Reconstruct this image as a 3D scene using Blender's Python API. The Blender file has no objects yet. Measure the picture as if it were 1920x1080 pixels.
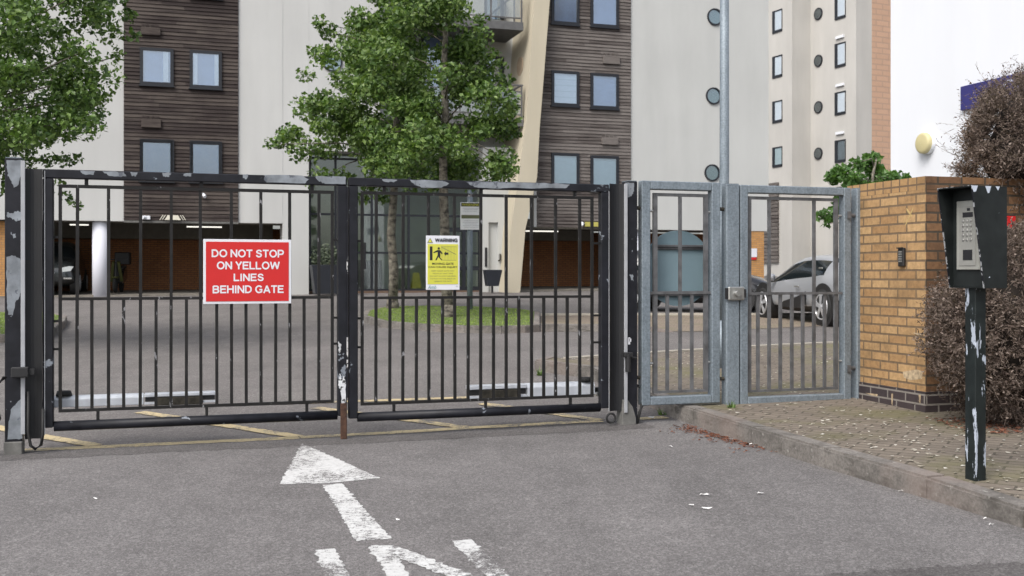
import bpy, bmesh, math, random
from mathutils import Vector, Matrix, noise
import numpy as np
random.seed(7); RNG = np.random.default_rng(7)
C = bpy.context.scene.collection
R = math.radians

# ------------------------------------------------------------------ camera, sky, sun, exposure
FPX, HZ, CAMH = 2000.0, 515.0, 1.2          # focal length and horizon in photo pixels, camera height in metres
sc = bpy.context.scene
cam = bpy.data.cameras.new("camera"); camo = bpy.data.objects.new("camera", cam); C.objects.link(camo)
camo.location = (0, 0, CAMH); camo.rotation_euler = (R(90), 0, 0)
cam.sensor_width = 36; cam.lens = FPX/1920*36; cam.shift_y = -(540-HZ)/1920
cam.clip_start = .05; cam.clip_end = 2000
cam.dof.use_dof = True; cam.dof.focus_distance = 8.0; cam.dof.aperture_fstop = 5.0
sc.camera = camo
W = bpy.data.worlds.new("World"); sc.world = W; W.use_nodes = True
nt = W.node_tree; nt.nodes.clear()
sky = nt.nodes.new('ShaderNodeTexSky'); sky.sky_type = 'NISHITA'; sky.sun_disc = False
SUN_EL, SUN_AZ = 50.0, 214.0                # azimuth clockwise from +Y
sky.sun_elevation = R(SUN_EL); sky.sun_rotation = R(SUN_AZ); sky.dust_density = 4.0; sky.air_density = 1.0
hs = nt.nodes.new('ShaderNodeHueSaturation'); hs.inputs['Saturation'].default_value = .42
bg = nt.nodes.new('ShaderNodeBackground'); bg.inputs['Strength'].default_value = .13
wo = nt.nodes.new('ShaderNodeOutputWorld')
nt.links.new(sky.outputs[0], hs.inputs['Color']); nt.links.new(hs.outputs[0], bg.inputs[0]); nt.links.new(bg.outputs[0], wo.inputs[0])
sun = bpy.data.lights.new("sun", 'SUN'); sun.energy = 1.15; sun.angle = R(28); sun.color = (1, .965, .92)
suno = bpy.data.objects.new("sun", sun); C.objects.link(suno)
_d = Vector((math.sin(R(SUN_AZ))*math.cos(R(SUN_EL)), math.cos(R(SUN_AZ))*math.cos(R(SUN_EL)), math.sin(R(SUN_EL))))
suno.rotation_euler = _d.to_track_quat('Z', 'Y').to_euler(); suno.location = (-8, -6, 14)
sc.view_settings.view_transform = 'Standard'; sc.view_settings.look = 'None'
sc.view_settings.exposure = .90; sc.view_settings.gamma = 1
sc.render.engine = 'CYCLES'
try:
    sc.cycles.use_denoising = True; sc.cycles.max_bounces = 7; sc.cycles.transparent_max_bounces = 8
    sc.cycles.caustics_reflective = False; sc.cycles.caustics_refractive = False
    sc.cycles.sample_clamp_indirect = 6
except Exception: pass

# ------------------------------------------------------------------ helpers
SLOPE, Y0 = .021, 8.0                       # the ground rises gently behind the gate
def gz(y): return SLOPE*max(0.0, y-Y0)
def gpt(px, py, dz=0.0):                    # a photo pixel on the ground (dz above it) -> x, y
    a = (py-HZ)/FPX
    D = (CAMH-dz)/a
    if D > Y0: D = (CAMH-dz+SLOPE*Y0)/(a+SLOPE)
    return ((px-960)/FPX*D, D)
def at(px, py, D): return ((px-960)/FPX*D, D, CAMH-(py-HZ)/FPX*D)

class Fr:                                   # a vertical frame on plan: origin, heading
    def __init__(s, x0, y0, deg): s.x0, s.y0, s.t = x0, y0, R(deg); s.c, s.sn = math.cos(s.t), math.sin(s.t)
    def s(f, px, n=0):
        k = (px-960)/FPX; x0, y0 = f.x0-f.sn*n, f.y0+f.c*n
        return (k*y0-x0)/(f.c-k*f.sn)
    def D(f, px, n=0): return f.y0+f.c*n+f.s(px, n)*f.sn
    def z(f, px, py, n=0): return CAMH-(py-HZ)/FPX*f.D(px, n)
    def w(f, s, n=0): return (f.x0+s*f.c-n*f.sn, f.y0+s*f.sn+n*f.c)

def empty(name, loc=(0,0,0), rz=0, label=None, cat=None, group=None, parent=None):
    o = bpy.data.objects.new(name, None); C.objects.link(o); o.location = loc; o.rotation_euler = (0,0,rz)
    o.empty_display_size = .2
    if parent: o.parent = parent
    return tag(o, label, cat, group)
def tag(o, label=None, cat=None, group=None, kind=None):
    if label: o['label'] = label
    if cat: o['category'] = cat
    if group: o['group'] = group
    if kind: o['kind'] = kind
    return o

class MB:
    def __init__(s): s.b = bmesh.new()
    def box(s, x0, x1, y0, y1, z0, z1, bev=0, seg=1):
        vs = [s.b.verts.new((x, y, z)) for x in (min(x0,x1), max(x0,x1)) for y in (min(y0,y1), max(y0,y1)) for z in (min(z0,z1), max(z0,z1))]
        fs = [s.b.faces.new([vs[i] for i in f]) for f in ((0,1,3,2),(4,6,7,5),(0,4,5,1),(2,3,7,6),(0,2,6,4),(1,5,7,3))]
        if bev: bmesh.ops.bevel(s.b, geom=list({e for f in fs for e in f.edges}), offset=bev, segments=seg, affect='EDGES', profile=.5)
        return s
    def prism(s, pts, d, bev=0):            # pts: planar loop of Vectors, d: extrusion vector
        d = Vector(d); a = [s.b.verts.new(Vector(p)) for p in pts]; b = [s.b.verts.new(Vector(p)+d) for p in pts]
        n = len(pts); fs = [s.b.faces.new(a[::-1]), s.b.faces.new(b)]
        for i in range(n): fs.append(s.b.faces.new((a[i], a[(i+1)%n], b[(i+1)%n], b[i])))
        if bev: bmesh.ops.bevel(s.b, geom=list({e for f in fs for e in f.edges}), offset=bev, segments=1, affect='EDGES')
        return s
    def tube(s, p, q, r0, r1=None, seg=12, cap=True):
        r1 = r0 if r1 is None else r1
        p, q = Vector(p), Vector(q); ax = (q-p).normalized(); up = Vector((0,0,1)) if abs(ax.z) < .9 else Vector((1,0,0))
        e1 = ax.cross(up).normalized(); e2 = ax.cross(e1)
        A = [s.b.verts.new(p+(e1*math.cos(2*math.pi*i/seg)+e2*math.sin(2*math.pi*i/seg))*r0) for i in range(seg)]
        B = [s.b.verts.new(q+(e1*math.cos(2*math.pi*i/seg)+e2*math.sin(2*math.pi*i/seg))*r1) for i in range(seg)]
        for i in range(seg): s.b.faces.new((A[i], A[(i+1)%seg], B[(i+1)%seg], B[i]))
        if cap: s.b.faces.new(A[::-1]); s.b.faces.new(B)
        return s
    def path(s, pts, r, seg=8, r1=None):
        pts = [Vector(p) for p in pts]; n = len(pts); rings = []
        for k, p in enumerate(pts):
            ax = (pts[min(k+1, n-1)]-pts[max(k-1, 0)]).normalized(); up = Vector((0,0,1)) if abs(ax.z) < .9 else Vector((1,0,0))
            e1 = ax.cross(up).normalized(); e2 = ax.cross(e1)
            rr = r if r1 is None else r+(r1-r)*k/(n-1)
            rings.append([s.b.verts.new(p+(e1*math.cos(2*math.pi*i/seg)+e2*math.sin(2*math.pi*i/seg))*rr) for i in range(seg)])
        for A, B in zip(rings, rings[1:]):
            for i in range(seg): s.b.faces.new((A[i], A[(i+1)%seg], B[(i+1)%seg], B[i]))
        s.b.faces.new(rings[0][::-1]); s.b.faces.new(rings[-1]); return s
    def torus(s, c, R0, r, axis='y', seg=24, sec=8, a0=0, a1=2*math.pi):
        c = Vector(c); full = abs(a1-a0-2*math.pi) < 1e-4; n = seg if full else seg+1; rings = []
        for k in range(n):
            a = a0+(a1-a0)*k/seg; ring = []
            for j in range(sec):
                b = 2*math.pi*j/sec; rad = R0+r*math.cos(b); h = r*math.sin(b)
                v = (rad*math.cos(a), h, rad*math.sin(a)) if axis == 'y' else (rad*math.cos(a), rad*math.sin(a), h)
                ring.append(s.b.verts.new(c+Vector(v)))
            rings.append(ring)
        for k in range(seg):
            A, B = rings[k], rings[(k+1) % n]
            for j in range(sec): s.b.faces.new((A[j], A[(j+1)%sec], B[(j+1)%sec], B[j]))
        return s
    def ring(s, cx, cz, r0, r1, y0, y1, seg=32):    # flat annulus tube along y
        for i in range(seg):
            a, b = 2*math.pi*i/seg, 2*math.pi*(i+1)/seg
            P = lambda r, t, y: s.b.verts.new((cx+r*math.cos(t), y, cz+r*math.sin(t)))
            s.b.faces.new((P(r0,a,y0), P(r1,a,y0), P(r1,b,y0), P(r0,b,y0)))
            s.b.faces.new((P(r1,a,y0), P(r1,a,y1), P(r1,b,y1), P(r1,b,y0)))
            s.b.faces.new((P(r0,a,y0), P(r0,b,y0), P(r0,b,y1), P(r0,a,y1)))
        return s
    def disc(s, cx, cz, r, y0, y1, seg=32):
        return s.tube((cx, y0, cz), (cx, y1, cz), r, seg=seg)
    def build(s, name, mat, parent=None, smooth=False, loc=None):
        b = s.b; bmesh.ops.remove_doubles(b, verts=b.verts, dist=1e-5); bmesh.ops.recalc_face_normals(b, faces=b.faces)
        uv = b.loops.layers.uv.new("uv")
        for f in b.faces:
            n = f.normal
            for l in f.loops:
                c = l.vert.co
                l[uv].uv = (c.x, c.y) if abs(n.z) > .75 else ((c.y, c.z) if abs(n.x) > abs(n.y) else (c.x, c.z))
        me = bpy.data.meshes.new(name); b.to_mesh(me); b.free(); me.materials.append(mat)
        if smooth:
            for p in me.polygons: p.use_smooth = True
        o = bpy.data.objects.new(name, me); C.objects.link(o)
        if parent: o.parent = parent
        if loc: o.location = loc
        return o

def raw(name, verts, faces, mat, parent=None):
    me = bpy.data.meshes.new(name); me.from_pydata(verts, [], faces); me.materials.append(mat)
    o = bpy.data.objects.new(name, me); C.objects.link(o)
    if parent: o.parent = parent
    return o

def text(body, name, mat, parent, x0, x1, z0, z1, y, bold=.0, shear=0):   # lettering fitted into a rectangle of the local x/z plane, facing -y
    cu = bpy.data.curves.new(name, 'FONT'); cu.body = body; cu.size = 1; cu.offset = bold; cu.extrude = .0; cu.shear = shear; cu.resolution_u = 3
    ob = bpy.data.objects.new(name, cu); C.objects.link(ob)
    dg = bpy.context.evaluated_depsgraph_get(); dg.update()
    me = bpy.data.meshes.new_from_object(ob.evaluated_get(dg)); C.objects.unlink(ob); bpy.data.objects.remove(ob)
    xs = [v.co.x for v in me.vertices]; ys = [v.co.y for v in me.vertices]
    ax, bx, ay, by = min(xs), max(xs), min(ys), max(ys)
    for v in me.vertices:
        v.co = (x0+(v.co.x-ax)/(bx-ax)*(x1-x0), y, z0+(v.co.y-ay)/(by-ay)*(z1-z0))
    me.materials.clear(); me.materials.append(mat)
    o = bpy.data.objects.new(name, me); C.objects.link(o); o.parent = parent
    return o

# ------------------------------------------------------------------ materials
class NT:
    def __init__(s, name):
        s.m = bpy.data.materials.new(name); s.m.use_nodes = True; s.t = s.m.node_tree; s.t.nodes.clear()
        s.out = s.n('ShaderNodeOutputMaterial'); s.p = s.n('ShaderNodeBsdfPrincipled'); s.l(s.p.outputs[0], s.out.inputs[0])
    def n(s, k, **kw):
        x = s.t.nodes.new(k)
        for a, v in kw.items(): setattr(x, a, v)
        return x
    def l(s, a, b): s.t.links.new(a, b)
    def pos(s, scale=(1,1,1), kind='pos'):
        src = s.n('ShaderNodeNewGeometry').outputs['Position'] if kind == 'pos' else s.n('ShaderNodeTexCoord').outputs['Object' if kind == 'obj' else 'UV']
        if tuple(scale) == (1,1,1): return src
        m = s.n('ShaderNodeMapping'); m.inputs['Scale'].default_value = scale; s.l(src, m.inputs[0]); return m.outputs[0]
    def noise(s, vec, sc_, det=4, rough=.55, dist=0):
        x = s.n('ShaderNodeTexNoise'); x.inputs['Scale'].default_value = sc_; x.inputs['Detail'].default_value = det
        x.inputs['Roughness'].default_value = rough; x.inputs['Distortion'].default_value = dist; s.l(vec, x.inputs['Vector']); return x.outputs['Fac']
    def ramp(s, fac, stops, interp='LINEAR'):
        x = s.n('ShaderNodeValToRGB'); x.color_ramp.interpolation = interp; e = x.color_ramp.elements
        while len(e) < len(stops): e.new(.5)
        for k, (p, c) in enumerate(stops):
            e[k].position = p; e[k].color = (c, c, c, 1) if isinstance(c, (int, float)) else (*c, 1)
        s.l(fac, x.inputs[0]); return x.outputs[0]
    def mix(s, fac, a, b, mode='MIX'):
        x = s.n('ShaderNodeMix', data_type='RGBA', blend_type=mode)
        for sock, v in ((x.inputs[0], fac), (x.inputs[6], a), (x.inputs[7], b)):
            if isinstance(v, (int, float)): sock.default_value = v
            elif isinstance(v, tuple): sock.default_value = (*v, 1)
            else: s.l(v, sock)
        return x.outputs[2]
    def math(s, op, a, b=0):
        x = s.n('ShaderNodeMath', operation=op)
        for sock, v in zip(x.inputs, (a, b)):
            if isinstance(v, (int, float)): sock.default_value = v
            else: s.l(v, sock)
        return x.outputs[0]
    def bump(s, h, strength=.3, dist=.01):
        b = s.n('ShaderNodeBump'); b.inputs['Strength'].default_value = strength; b.inputs['Distance'].default_value = dist
        s.l(h, b.inputs['Height']); s.l(b.outputs[0], s.p.inputs['Normal'])
    def col(s, v):
        if isinstance(v, tuple): s.p.inputs['Base Color'].default_value = (*v, 1)
        else: s.l(v, s.p.inputs['Base Color'])
    def set(s, rough=None, metal=None, spec=None):
        for k, v in (('Roughness', rough), ('Metallic', metal), ('Specular IOR Level', spec)):
            if v is None: continue
            if isinstance(v, (int, float)): s.p.inputs[k].default_value = v
            else: s.l(v, s.p.inputs[k])

def plain(name, c, rough=.6, metal=0, var=.12, scale=6):
    t = NT(name); f = t.noise(t.pos(), scale, 5)
    t.col(t.mix(t.ramp(f, [(.3, 0.0), (.7, 1.0)]), tuple(x*(1-var) for x in c), tuple(min(1, x*(1+var)) for x in c))); t.set(rough, metal); return t.m

def flaking(name, thr, stretch=(1,1,1), scale=7, under=(.19,.21,.24), paint=(.0050,.0055,.0085), rough=.5):
    t = NT(name); v = t.pos(stretch); f = t.noise(v, scale, 6, .6, .4); f2 = t.noise(t.pos(), 60, 3)
    ff = t.math('ADD', f, t.math('MULTIPLY', t.math('SUBTRACT', f2, .5), .10))
    m = t.ramp(ff, [(thr, 0.0), (thr+.012, 1.0)])
    mot = t.noise(t.pos(), 35, 4)
    base = t.mix(t.ramp(t.noise(t.pos(), 11, 5), [(.35, 0.0), (.75, 1.0)]), paint, tuple(x*1.9+.004 for x in paint))
    un = t.mix(mot, tuple(x*.7 for x in under), tuple(min(1,x*1.3) for x in under))
    t.col(t.mix(m, base, un)); t.set(t.mix(m, (rough,)*3, (.6,)*3), spec=.32); t.bump(m, .15, -.002); return t.m

M = {}
M['black'] = flaking('black_paint', .655)
M['black_rail'] = flaking('black_paint_flaked_rail', .63, (1.1, 1.1, 3.0), 3.6, under=(.15,.17,.19))
M['black_bar'] = flaking('black_paint_bars', .66, (3, 3, 1), 9, under=(.20,.20,.21), paint=(.0075,.0070,.0068))
M['black_post'] = flaking('black_paint_post', .675, (1.4, 1.4, .9), 9, under=(.22,.24,.27))
M['black_pole'] = flaking('black_paint_pole', .57, (2.4, 2.4, .45), 9, under=(.38,.42,.49), paint=(.006,.009,.009))
M['black_hood'] = flaking('black_paint_hood', .715, (1, 1, 1), 10, under=(.50,.55,.64), paint=(.007,.009,.009))
M['guard'] = plain('black_rubber_guard', (.0055,.006,.0075), .5, 0, .25)
M['rubber'] = plain('dark_rubber', (.012,.012,.012), .7)
M['bare_pale'] = flaking('pale_flaked_paint', .56, (1,1,1), 30, under=(.06,.06,.06), paint=(.40,.41,.42), rough=.7)
M['alu'] = plain('white_aluminium_strip', (.34,.35,.37), .4, 0, .1, 14)
M['white'] = plain('white_plastic', (.72,.74,.78), .35, 0, .04)
M['opener'] = plain('white_powder_coat', (.66,.69,.74), .3, 0, .08, 9)
M['darkgrey'] = plain('dark_grey_frame', (.009,.011,.016), .5)
M['rust'] = plain('rusty_steel', (.062,.030,.018), .85, 0, .55, 30)
M['concrete'] = plain('pale_concrete', (.13,.128,.12), .9, 0, .25, 18)
M['weather'] = plain('weathered_dark_wood', (.045,.040,.030), .85, 0, .5, 25)
def _galv():
    t = NT('galvanised_steel'); a = t.noise(t.pos((1,1,.35)), 9, 5, .6); b = t.noise(t.pos(), 55, 3)
    v = t.n('ShaderNodeTexVoronoi'); v.inputs['Scale'].default_value = 90; t.l(t.pos(), v.inputs['Vector'])
    c = t.mix(t.ramp(a, [(.32, 0.0), (.68, 1.0)]), (.104,.130,.150), (.185,.222,.252))
    c = t.mix(.13, c, t.ramp(v.outputs['Color'], [(.2, (.20,.25,.30)), (.8, (.46,.52,.58))])); c = t.mix(.16, c, t.ramp(b, [(.4, (.14,.17,.19)), (.6, (.44,.50,.56))]))
    t.col(c); t.set(.55, .25); return t.m
M['galv'] = _galv()
def _galvdull():
    t = NT('dull_galvanised_bars'); a = t.noise(t.pos(), 12, 5)
    t.col(t.ramp(a, [(.3, (.070,.070,.072)), (.7, (.145,.148,.155))])); t.set(.6, .2); return t.m
M['galv_bar'] = _galvdull()
M['signback'] = plain('grey_sign_back', (.16,.235,.27), .5, 0, .1, 5)
M['chrome'] = plain('worn_steel', (.5,.5,.48), .3, .8, .2, 30)

def asphalt_nodes(t, tone=1.0, warm=(1.0, .96, .95)):
    P = t.pos(); g = t.noise(P, 130, 3, .7); v = t.n('ShaderNodeTexVoronoi'); v.inputs['Scale'].default_value = 85; t.l(P, v.inputs['Vector'])
    big = t.noise(P, .55, 5, .6); mid = t.noise(P, 4, 5, .65)
    c = t.ramp(g, [(.30, (.030,.028,.028)), (.5, (.138,.133,.132)), (.70, (.36,.353,.35))])
    c = t.mix(.42, c, t.ramp(v.outputs['Color'], [(.1, (.062,.059,.059)), (.6, (.148,.143,.142)), (.95, (.34,.335,.33))]))
    c = t.mix(1, c, t.ramp(big, [(.3, tuple(.86*tone*w for w in warm)), (.7, tuple(1.12*tone*w for w in warm))]), 'MULTIPLY')
    c = t.mix(1, c, t.ramp(mid, [(.3, .90), (.7, 1.08)]), 'MULTIPLY')
    st = t.noise(t.pos((1.1,.28,1)), 2.1, 5, .6); c = t.mix(1, c, t.ramp(st, [(.30, .84), (.50, 1.0), (.72, 1.06)]), 'MULTIPLY')
    sp = t.noise(P, 1.7, 2, .5, .6); c = t.mix(t.ramp(sp, [(.70, 0.0), (.76, .45)]), c, (.07,.066,.064))
    return c, g
def _asphalt(name, tone, warm=(1.0,.96,.95)):
    t = NT(name); c, g = asphalt_nodes(t, tone, warm); t.col(c); t.set(.85, spec=.35); t.bump(g, .35, .004); return t.m
M['asphalt'] = _asphalt('asphalt', .95, (1.0,.975,.965))
M['asphalt_back'] = _asphalt('asphalt_car_park', .94, (1.02,.97,.935))
M['asphalt_dark'] = _asphalt('asphalt_dark_band', .66)
M['asphalt_rough'] = _asphalt('asphalt_worn_coarse', .60)
def _roadpaint(name, c, thr, scale=28):
    t = NT(name); a, g = asphalt_nodes(t, .95, (1.0,.975,.965)); w = t.noise(t.pos(), scale, 6, .75); w2 = t.noise(t.pos((1,.6,1)), 3.2, 4)
    f = t.math('ADD', t.math('MULTIPLY', w, .55), t.math('MULTIPLY', w2, .45)); f = t.math('ADD', f, t.math('MULTIPLY', t.math('SUBTRACT', g, .5), .45))
    m = t.ramp(f, [(thr-.02, 0.0), (thr+.03, 1.0)]); dirt = t.ramp(w, [(.3, tuple(x*.75 for x in c)), (.6, c)])
    t.col(t.mix(m, a, dirt)); t.set(.7); t.bump(g, .25, .003); return t.m
M['paint'] = _roadpaint('white_road_paint', (.57,.57,.56), .455)
M['paint_worn'] = _roadpaint('white_road_paint_worn', (.55,.55,.54), .462)
M['yellow'] = _roadpaint('yellow_road_paint', (.52,.42,.24), .455)
def _kerb():
    t = NT('kerb_concrete'); a = t.noise(t.pos(), 2.2, 5, .65); b = t.noise(t.pos(), 60, 4, .7)
    c = t.mix(t.ramp(a, [(.35, 0.0), (.65, 1.0)]), (.115,.105,.095), (.245,.225,.205)); c = t.mix(1, c, t.ramp(b, [(.3, .62), (.7, 1.25)]), 'MULTIPLY')
    c = t.mix(t.ramp(t.noise(t.pos((1,1,2.5)), 5, 5, .7), [(.5, 0.0), (.66, .75)]), c, (.060,.054,.046)); c = t.mix(t.ramp(t.noise(t.pos(), 17, 3, .6), [(.66, 0.0), (.72, .8)]), c, (.34,.325,.30))
    c = t.mix(t.ramp(t.noise(t.pos(), 1.1, 3), [(.50, 0.0), (.62, .5)]), c, (.19,.145,.125))
    t.col(c); t.set(.9); t.bump(b, .3, .004); return t.m
M['kerb'] = _kerb()
def _brick(name, c1, c2, mortar, bw, rh, ms=.010, uv=True, vec_rot=0, dirt=.5, rough=.85, moss=None, offs=0.5):
    t = NT(name); m = t.n('ShaderNodeMapping'); m.inputs['Rotation'].default_value = (0,0,vec_rot); t.l(t.pos(kind='uv'), m.inputs[0])
    b = t.n('ShaderNodeTexBrick'); t.l(m.outputs[0], b.inputs['Vector']); b.offset = offs
    for k, v in (('Scale',1), ('Mortar Size',ms), ('Brick Width',bw), ('Row Height',rh), ('Bias',0), ('Mortar Smooth',.15)): b.inputs[k].default_value = v
    b.inputs['Color1'].default_value = (*c1,1); b.inputs['Color2'].default_value = (*c2,1); b.inputs['Mortar'].default_value = (*mortar,1)
    n1 = t.noise(t.pos(), 2.6, 6, .65); n2 = t.noise(t.pos(), 28, 5, .7)
    c = t.mix(1, b.outputs['Color'], t.ramp(n2, [(.3, 1-dirt*.45), (.65, 1.1)]), 'MULTIPLY')
    c = t.mix(t.ramp(n1, [(.50, 0.0), (.72, dirt)]), c, tuple(x*.30 for x in c1))
    if moss: c = t.mix(t.ramp(t.noise(t.pos(), 1.3, 5), [(.50, 0.0), (.68, .7)]), c, moss)
    t.col(c); t.set(rough); h = t.math('ADD', t.math('MULTIPLY', b.outputs['Fac'], -1), t.math('MULTIPLY', n2, .35)); t.bump(h, .6, .006); return t.m
M['brick'] = _brick('buff_brick', (.46,.295,.140), (.33,.190,.082), (.165,.112,.066), .225, .075, .009, dirt=.66)
M['brick_soldier'] = _brick('buff_brick_on_end', (.42,.26,.115), (.31,.180,.078), (.15,.10,.06), .105, .30, .008, dirt=.45, offs=0)
M['brick_side'] = _brick('shaded_brown_brick', (.20,.105,.048), (.13,.068,.035), (.06,.045,.03), .225, .075, .009, dirt=.75)  # wall's return face: its shade is painted in as darker brown brick
M['brick_plinth'] = _brick('blue_brick_plinth', (.050,.038,.040), (.034,.027,.031), (.22,.20,.18), .225, .075, .008, dirt=.3, rough=.5)
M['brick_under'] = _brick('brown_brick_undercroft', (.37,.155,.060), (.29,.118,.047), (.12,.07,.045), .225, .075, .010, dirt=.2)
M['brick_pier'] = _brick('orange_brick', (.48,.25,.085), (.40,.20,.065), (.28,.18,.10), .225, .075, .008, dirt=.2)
M['brick_peach'] = _brick('peach_brick', (.50,.32,.22), (.47,.30,.205), (.40,.27,.195), .9, .30, .04, dirt=.1)
M['paving'] = _brick('block_paving', (.190,.158,.125), (.148,.123,.098), (.078,.066,.050), .20, .10, .008, vec_rot=R(30), dirt=.40, moss=(.135,.128,.055))
M['paving_far'] = _brick('block_paving_far', (.255,.205,.155), (.205,.165,.125), (.11,.09,.07), .20, .10, .008, vec_rot=R(30), dirt=.25, moss=(.15,.14,.075))

def _render(name, c, streak=.10, stain=(.45,.43,.36)):
    t = NT(name); a = t.noise(t.pos((1,1,.18)), 1.3, 5, .6); b = t.noise(t.pos(), .5, 4); g = t.noise(t.pos(), 90, 2); s2 = t.noise(t.pos((2.6,2.6,.08)), 1.7, 6, .7)
    k = t.mix(1, c, t.ramp(a, [(.3, 1-streak), (.7, 1.03)]), 'MULTIPLY'); k = t.mix(1, k, t.ramp(b, [(.3, 1-streak*.6), (.7, 1.02)]), 'MULTIPLY')
    k = t.mix(t.ramp(s2, [(.60, 0.0), (.80, streak*3.0)]), k, stain)
    t.col(k); t.set(.9); t.bump(g, .1, .003); return t.m
M['cream'] = _render('cream_render', (.495,.497,.484), .065)
M['cream_darker'] = _render('cream_render_darker', (.475,.482,.468), .065)  # same render in a slightly darker cream
M['yellowcream'] = _render('yellow_cream_render', (.485,.437,.335), .07)
M['tower'] = _render('tower_render', (.48,.465,.435), .08)
M['white_wall'] = _render('white_painted_wall', (.69,.71,.75), .02)
M['column'] = _render('white_column_paint', (.62,.63,.69), .05)
def _timber(name, dark, grey, amt):
    t = NT(name); g = t.n('ShaderNodeNewGeometry'); sp = t.n('ShaderNodeSeparateXYZ'); t.l(g.outputs['Position'], sp.inputs[0])
    rnd = g.outputs['Random Per Island']
    mp = t.n('ShaderNodeMapping'); mp.inputs['Scale'].default_value = (.55,.55,9); t.l(g.outputs['Position'], mp.inputs[0])
    a = t.noise(mp.outputs[0], 1.6, 6, .65); b = t.noise(t.pos((1,1,.8)), .42, 5, .6); fine = t.noise(t.pos((2,2,40)), 3, 4, .7)
    f = t.math('ADD', t.math('MULTIPLY', a, .55), t.math('MULTIPLY', b, .45)); f = t.math('ADD', f, t.math('MULTIPLY', t.math('SUBTRACT', rnd, .5), .16))
    c = t.mix(t.ramp(f, [(.5-amt, 0.0), (.60-amt*.3, 1.0)]), dark, grey); c = t.mix(1, c, t.ramp(fine, [(.3, .65), (.7, 1.25)]), 'MULTIPLY')
    t.col(c); t.set(.85); t.bump(fine, .3, .006); return t.m
M['timber'] = _timber('brown_weathered_boards', (.022,.0135,.0120), (.070,.055,.047), .05)
M['timber_grey'] = _timber('grey_weathered_boards', (.050,.039,.035), (.150,.132,.121), .10)
def glassmat(name, tint=(.75,.8,.85), refl=.42, rough=.02, body=0.0, bodycol=(.2,.25,.3)):
    t = NT(name); tr = t.n('ShaderNodeBsdfTransparent'); tr.inputs[0].default_value = (*tint,1)
    gl = t.n('ShaderNodeBsdfGlossy'); gl.inputs['Roughness'].default_value = rough; gl.inputs[0].default_value = (.92,.96,1,1)
    mx = t.n('ShaderNodeMixShader'); mx.inputs[0].default_value = refl; t.l(tr.outputs[0], mx.inputs[1]); t.l(gl.outputs[0], mx.inputs[2]); t.l(mx.outputs[0], t.out.inputs[0]); return t.m
M['pane'] = glassmat('window_glass', (.80,.86,.92), .19)
M['pane_clear'] = glassmat('window_glass_clear', (.93,.95,.97), .10)
M['pane_dim'] = glassmat('window_glass_dim', (.60,.70,.72), .22)
M['atrium_glass'] = glassmat('atrium_glass', (.78,.82,.77), .10)
M['blind_white'] = plain('white_blind', (.74,.76,.76), .8, 0, .03)
M['blind_green'] = plain('pale_green_blind', (.40,.49,.48), .8, 0, .05)
M['room'] = plain('sky_tinted_room', (.19,.26,.40), .9, 0, .15, 2)  # backing behind panes; the sky's reflection is painted in as blue
M['room_dark'] = plain('dark_room', (.045,.060,.062), .9, 0, .3, 1.5)
M['room_grey'] = plain('grey_lobby_wall', (.54,.56,.49), .9, 0, .2, .9)
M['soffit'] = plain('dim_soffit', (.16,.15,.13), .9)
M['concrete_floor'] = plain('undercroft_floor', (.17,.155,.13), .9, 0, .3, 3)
M['balcony'] = plain('grey_balcony_steel', (.10,.10,.10), .6, 0, .2)
M['balcony_panel'] = glassmat('balcony_glass', (.80,.80,.76), .16, .1)
M['red'] = plain('red_sign_face', (.52,.012,.012), .55, 0, .05)
M['signwhite'] = plain('white_sign_face', (.66,.67,.71), .35, 0, .03)
M['signyellow'] = plain('yellow_sign_face', (.56,.55,.07), .4, 0, .04)
M['ink'] = plain('black_ink', (.010,.010,.012), .5)
M['inkgrey'] = plain('grey_ink', (.14,.15,.08), .6)
M['inkteal'] = plain('teal_ink', (.12,.28,.30), .6)
M['blue'] = plain('dark_blue_sign', (.032,.030,.150), .45, 0, .08)
M['cream_plastic'] = plain('aged_cream_plastic', (.53,.47,.26), .45, 0, .05)
M['bluepale'] = plain('pale_sign_lettering', (.45,.47,.60), .5)
def emit(name, c, e):
    t = NT(name); t.p.inputs['Emission Color'].default_value = (*c,1); t.p.inputs['Emission Strength'].default_value = e; t.col(c); return t.m
M['tube'] = emit('lit_strip_light', (1,.97,.88), .6)
def leafmat(name, ramp, trans=.35, rough=.42):
    t = NT(name); g = t.n('ShaderNodeNewGeometry'); big = t.noise(t.pos(), 1.1, 3)
    f = t.math('ADD', t.math('MULTIPLY', g.outputs['Random Per Island'], .7), t.math('MULTIPLY', big, .3))
    c = t.ramp(f, ramp); t.col(c); t.set(rough, spec=.4)
    tl = t.n('ShaderNodeBsdfTranslucent'); t.l(t.mix(1, c, (1.2,1.35,.5), 'MULTIPLY'), tl.inputs[0])
    mx = t.n('ShaderNodeMixShader'); mx.inputs[0].default_value = trans; t.l(t.p.outputs[0], mx.inputs[1]); t.l(tl.outputs[0], mx.inputs[2]); t.l(mx.outputs[0], t.out.inputs[0]); return t.m
M['leaf'] = leafmat('green_leaves', [(.12,(.026,.058,.013)), (.5,(.095,.168,.038)), (.90,(.205,.285,.085))], .26)
M['leaf_dark'] = leafmat('dark_green_leaves', [(.12,(.024,.054,.012)), (.5,(.086,.156,.034)), (.92,(.180,.262,.074))], .26)
M['leaf_bright'] = leafmat('small_tree_leaves', [(.15,(.040,.090,.022)), (.5,(.070,.150,.035)), (.9,(.12,.22,.06))])
M['grass'] = leafmat('grass_blades', [(.1,(.13,.20,.03)), (.5,(.21,.31,.05)), (.9,(.32,.40,.10))], .3, .6)
M['twig'] = leafmat('dead_brown_twigs', [(.1,(.045,.030,.025)), (.5,(.118,.085,.069)), (.92,(.29,.235,.20))], .12, .8)
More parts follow.
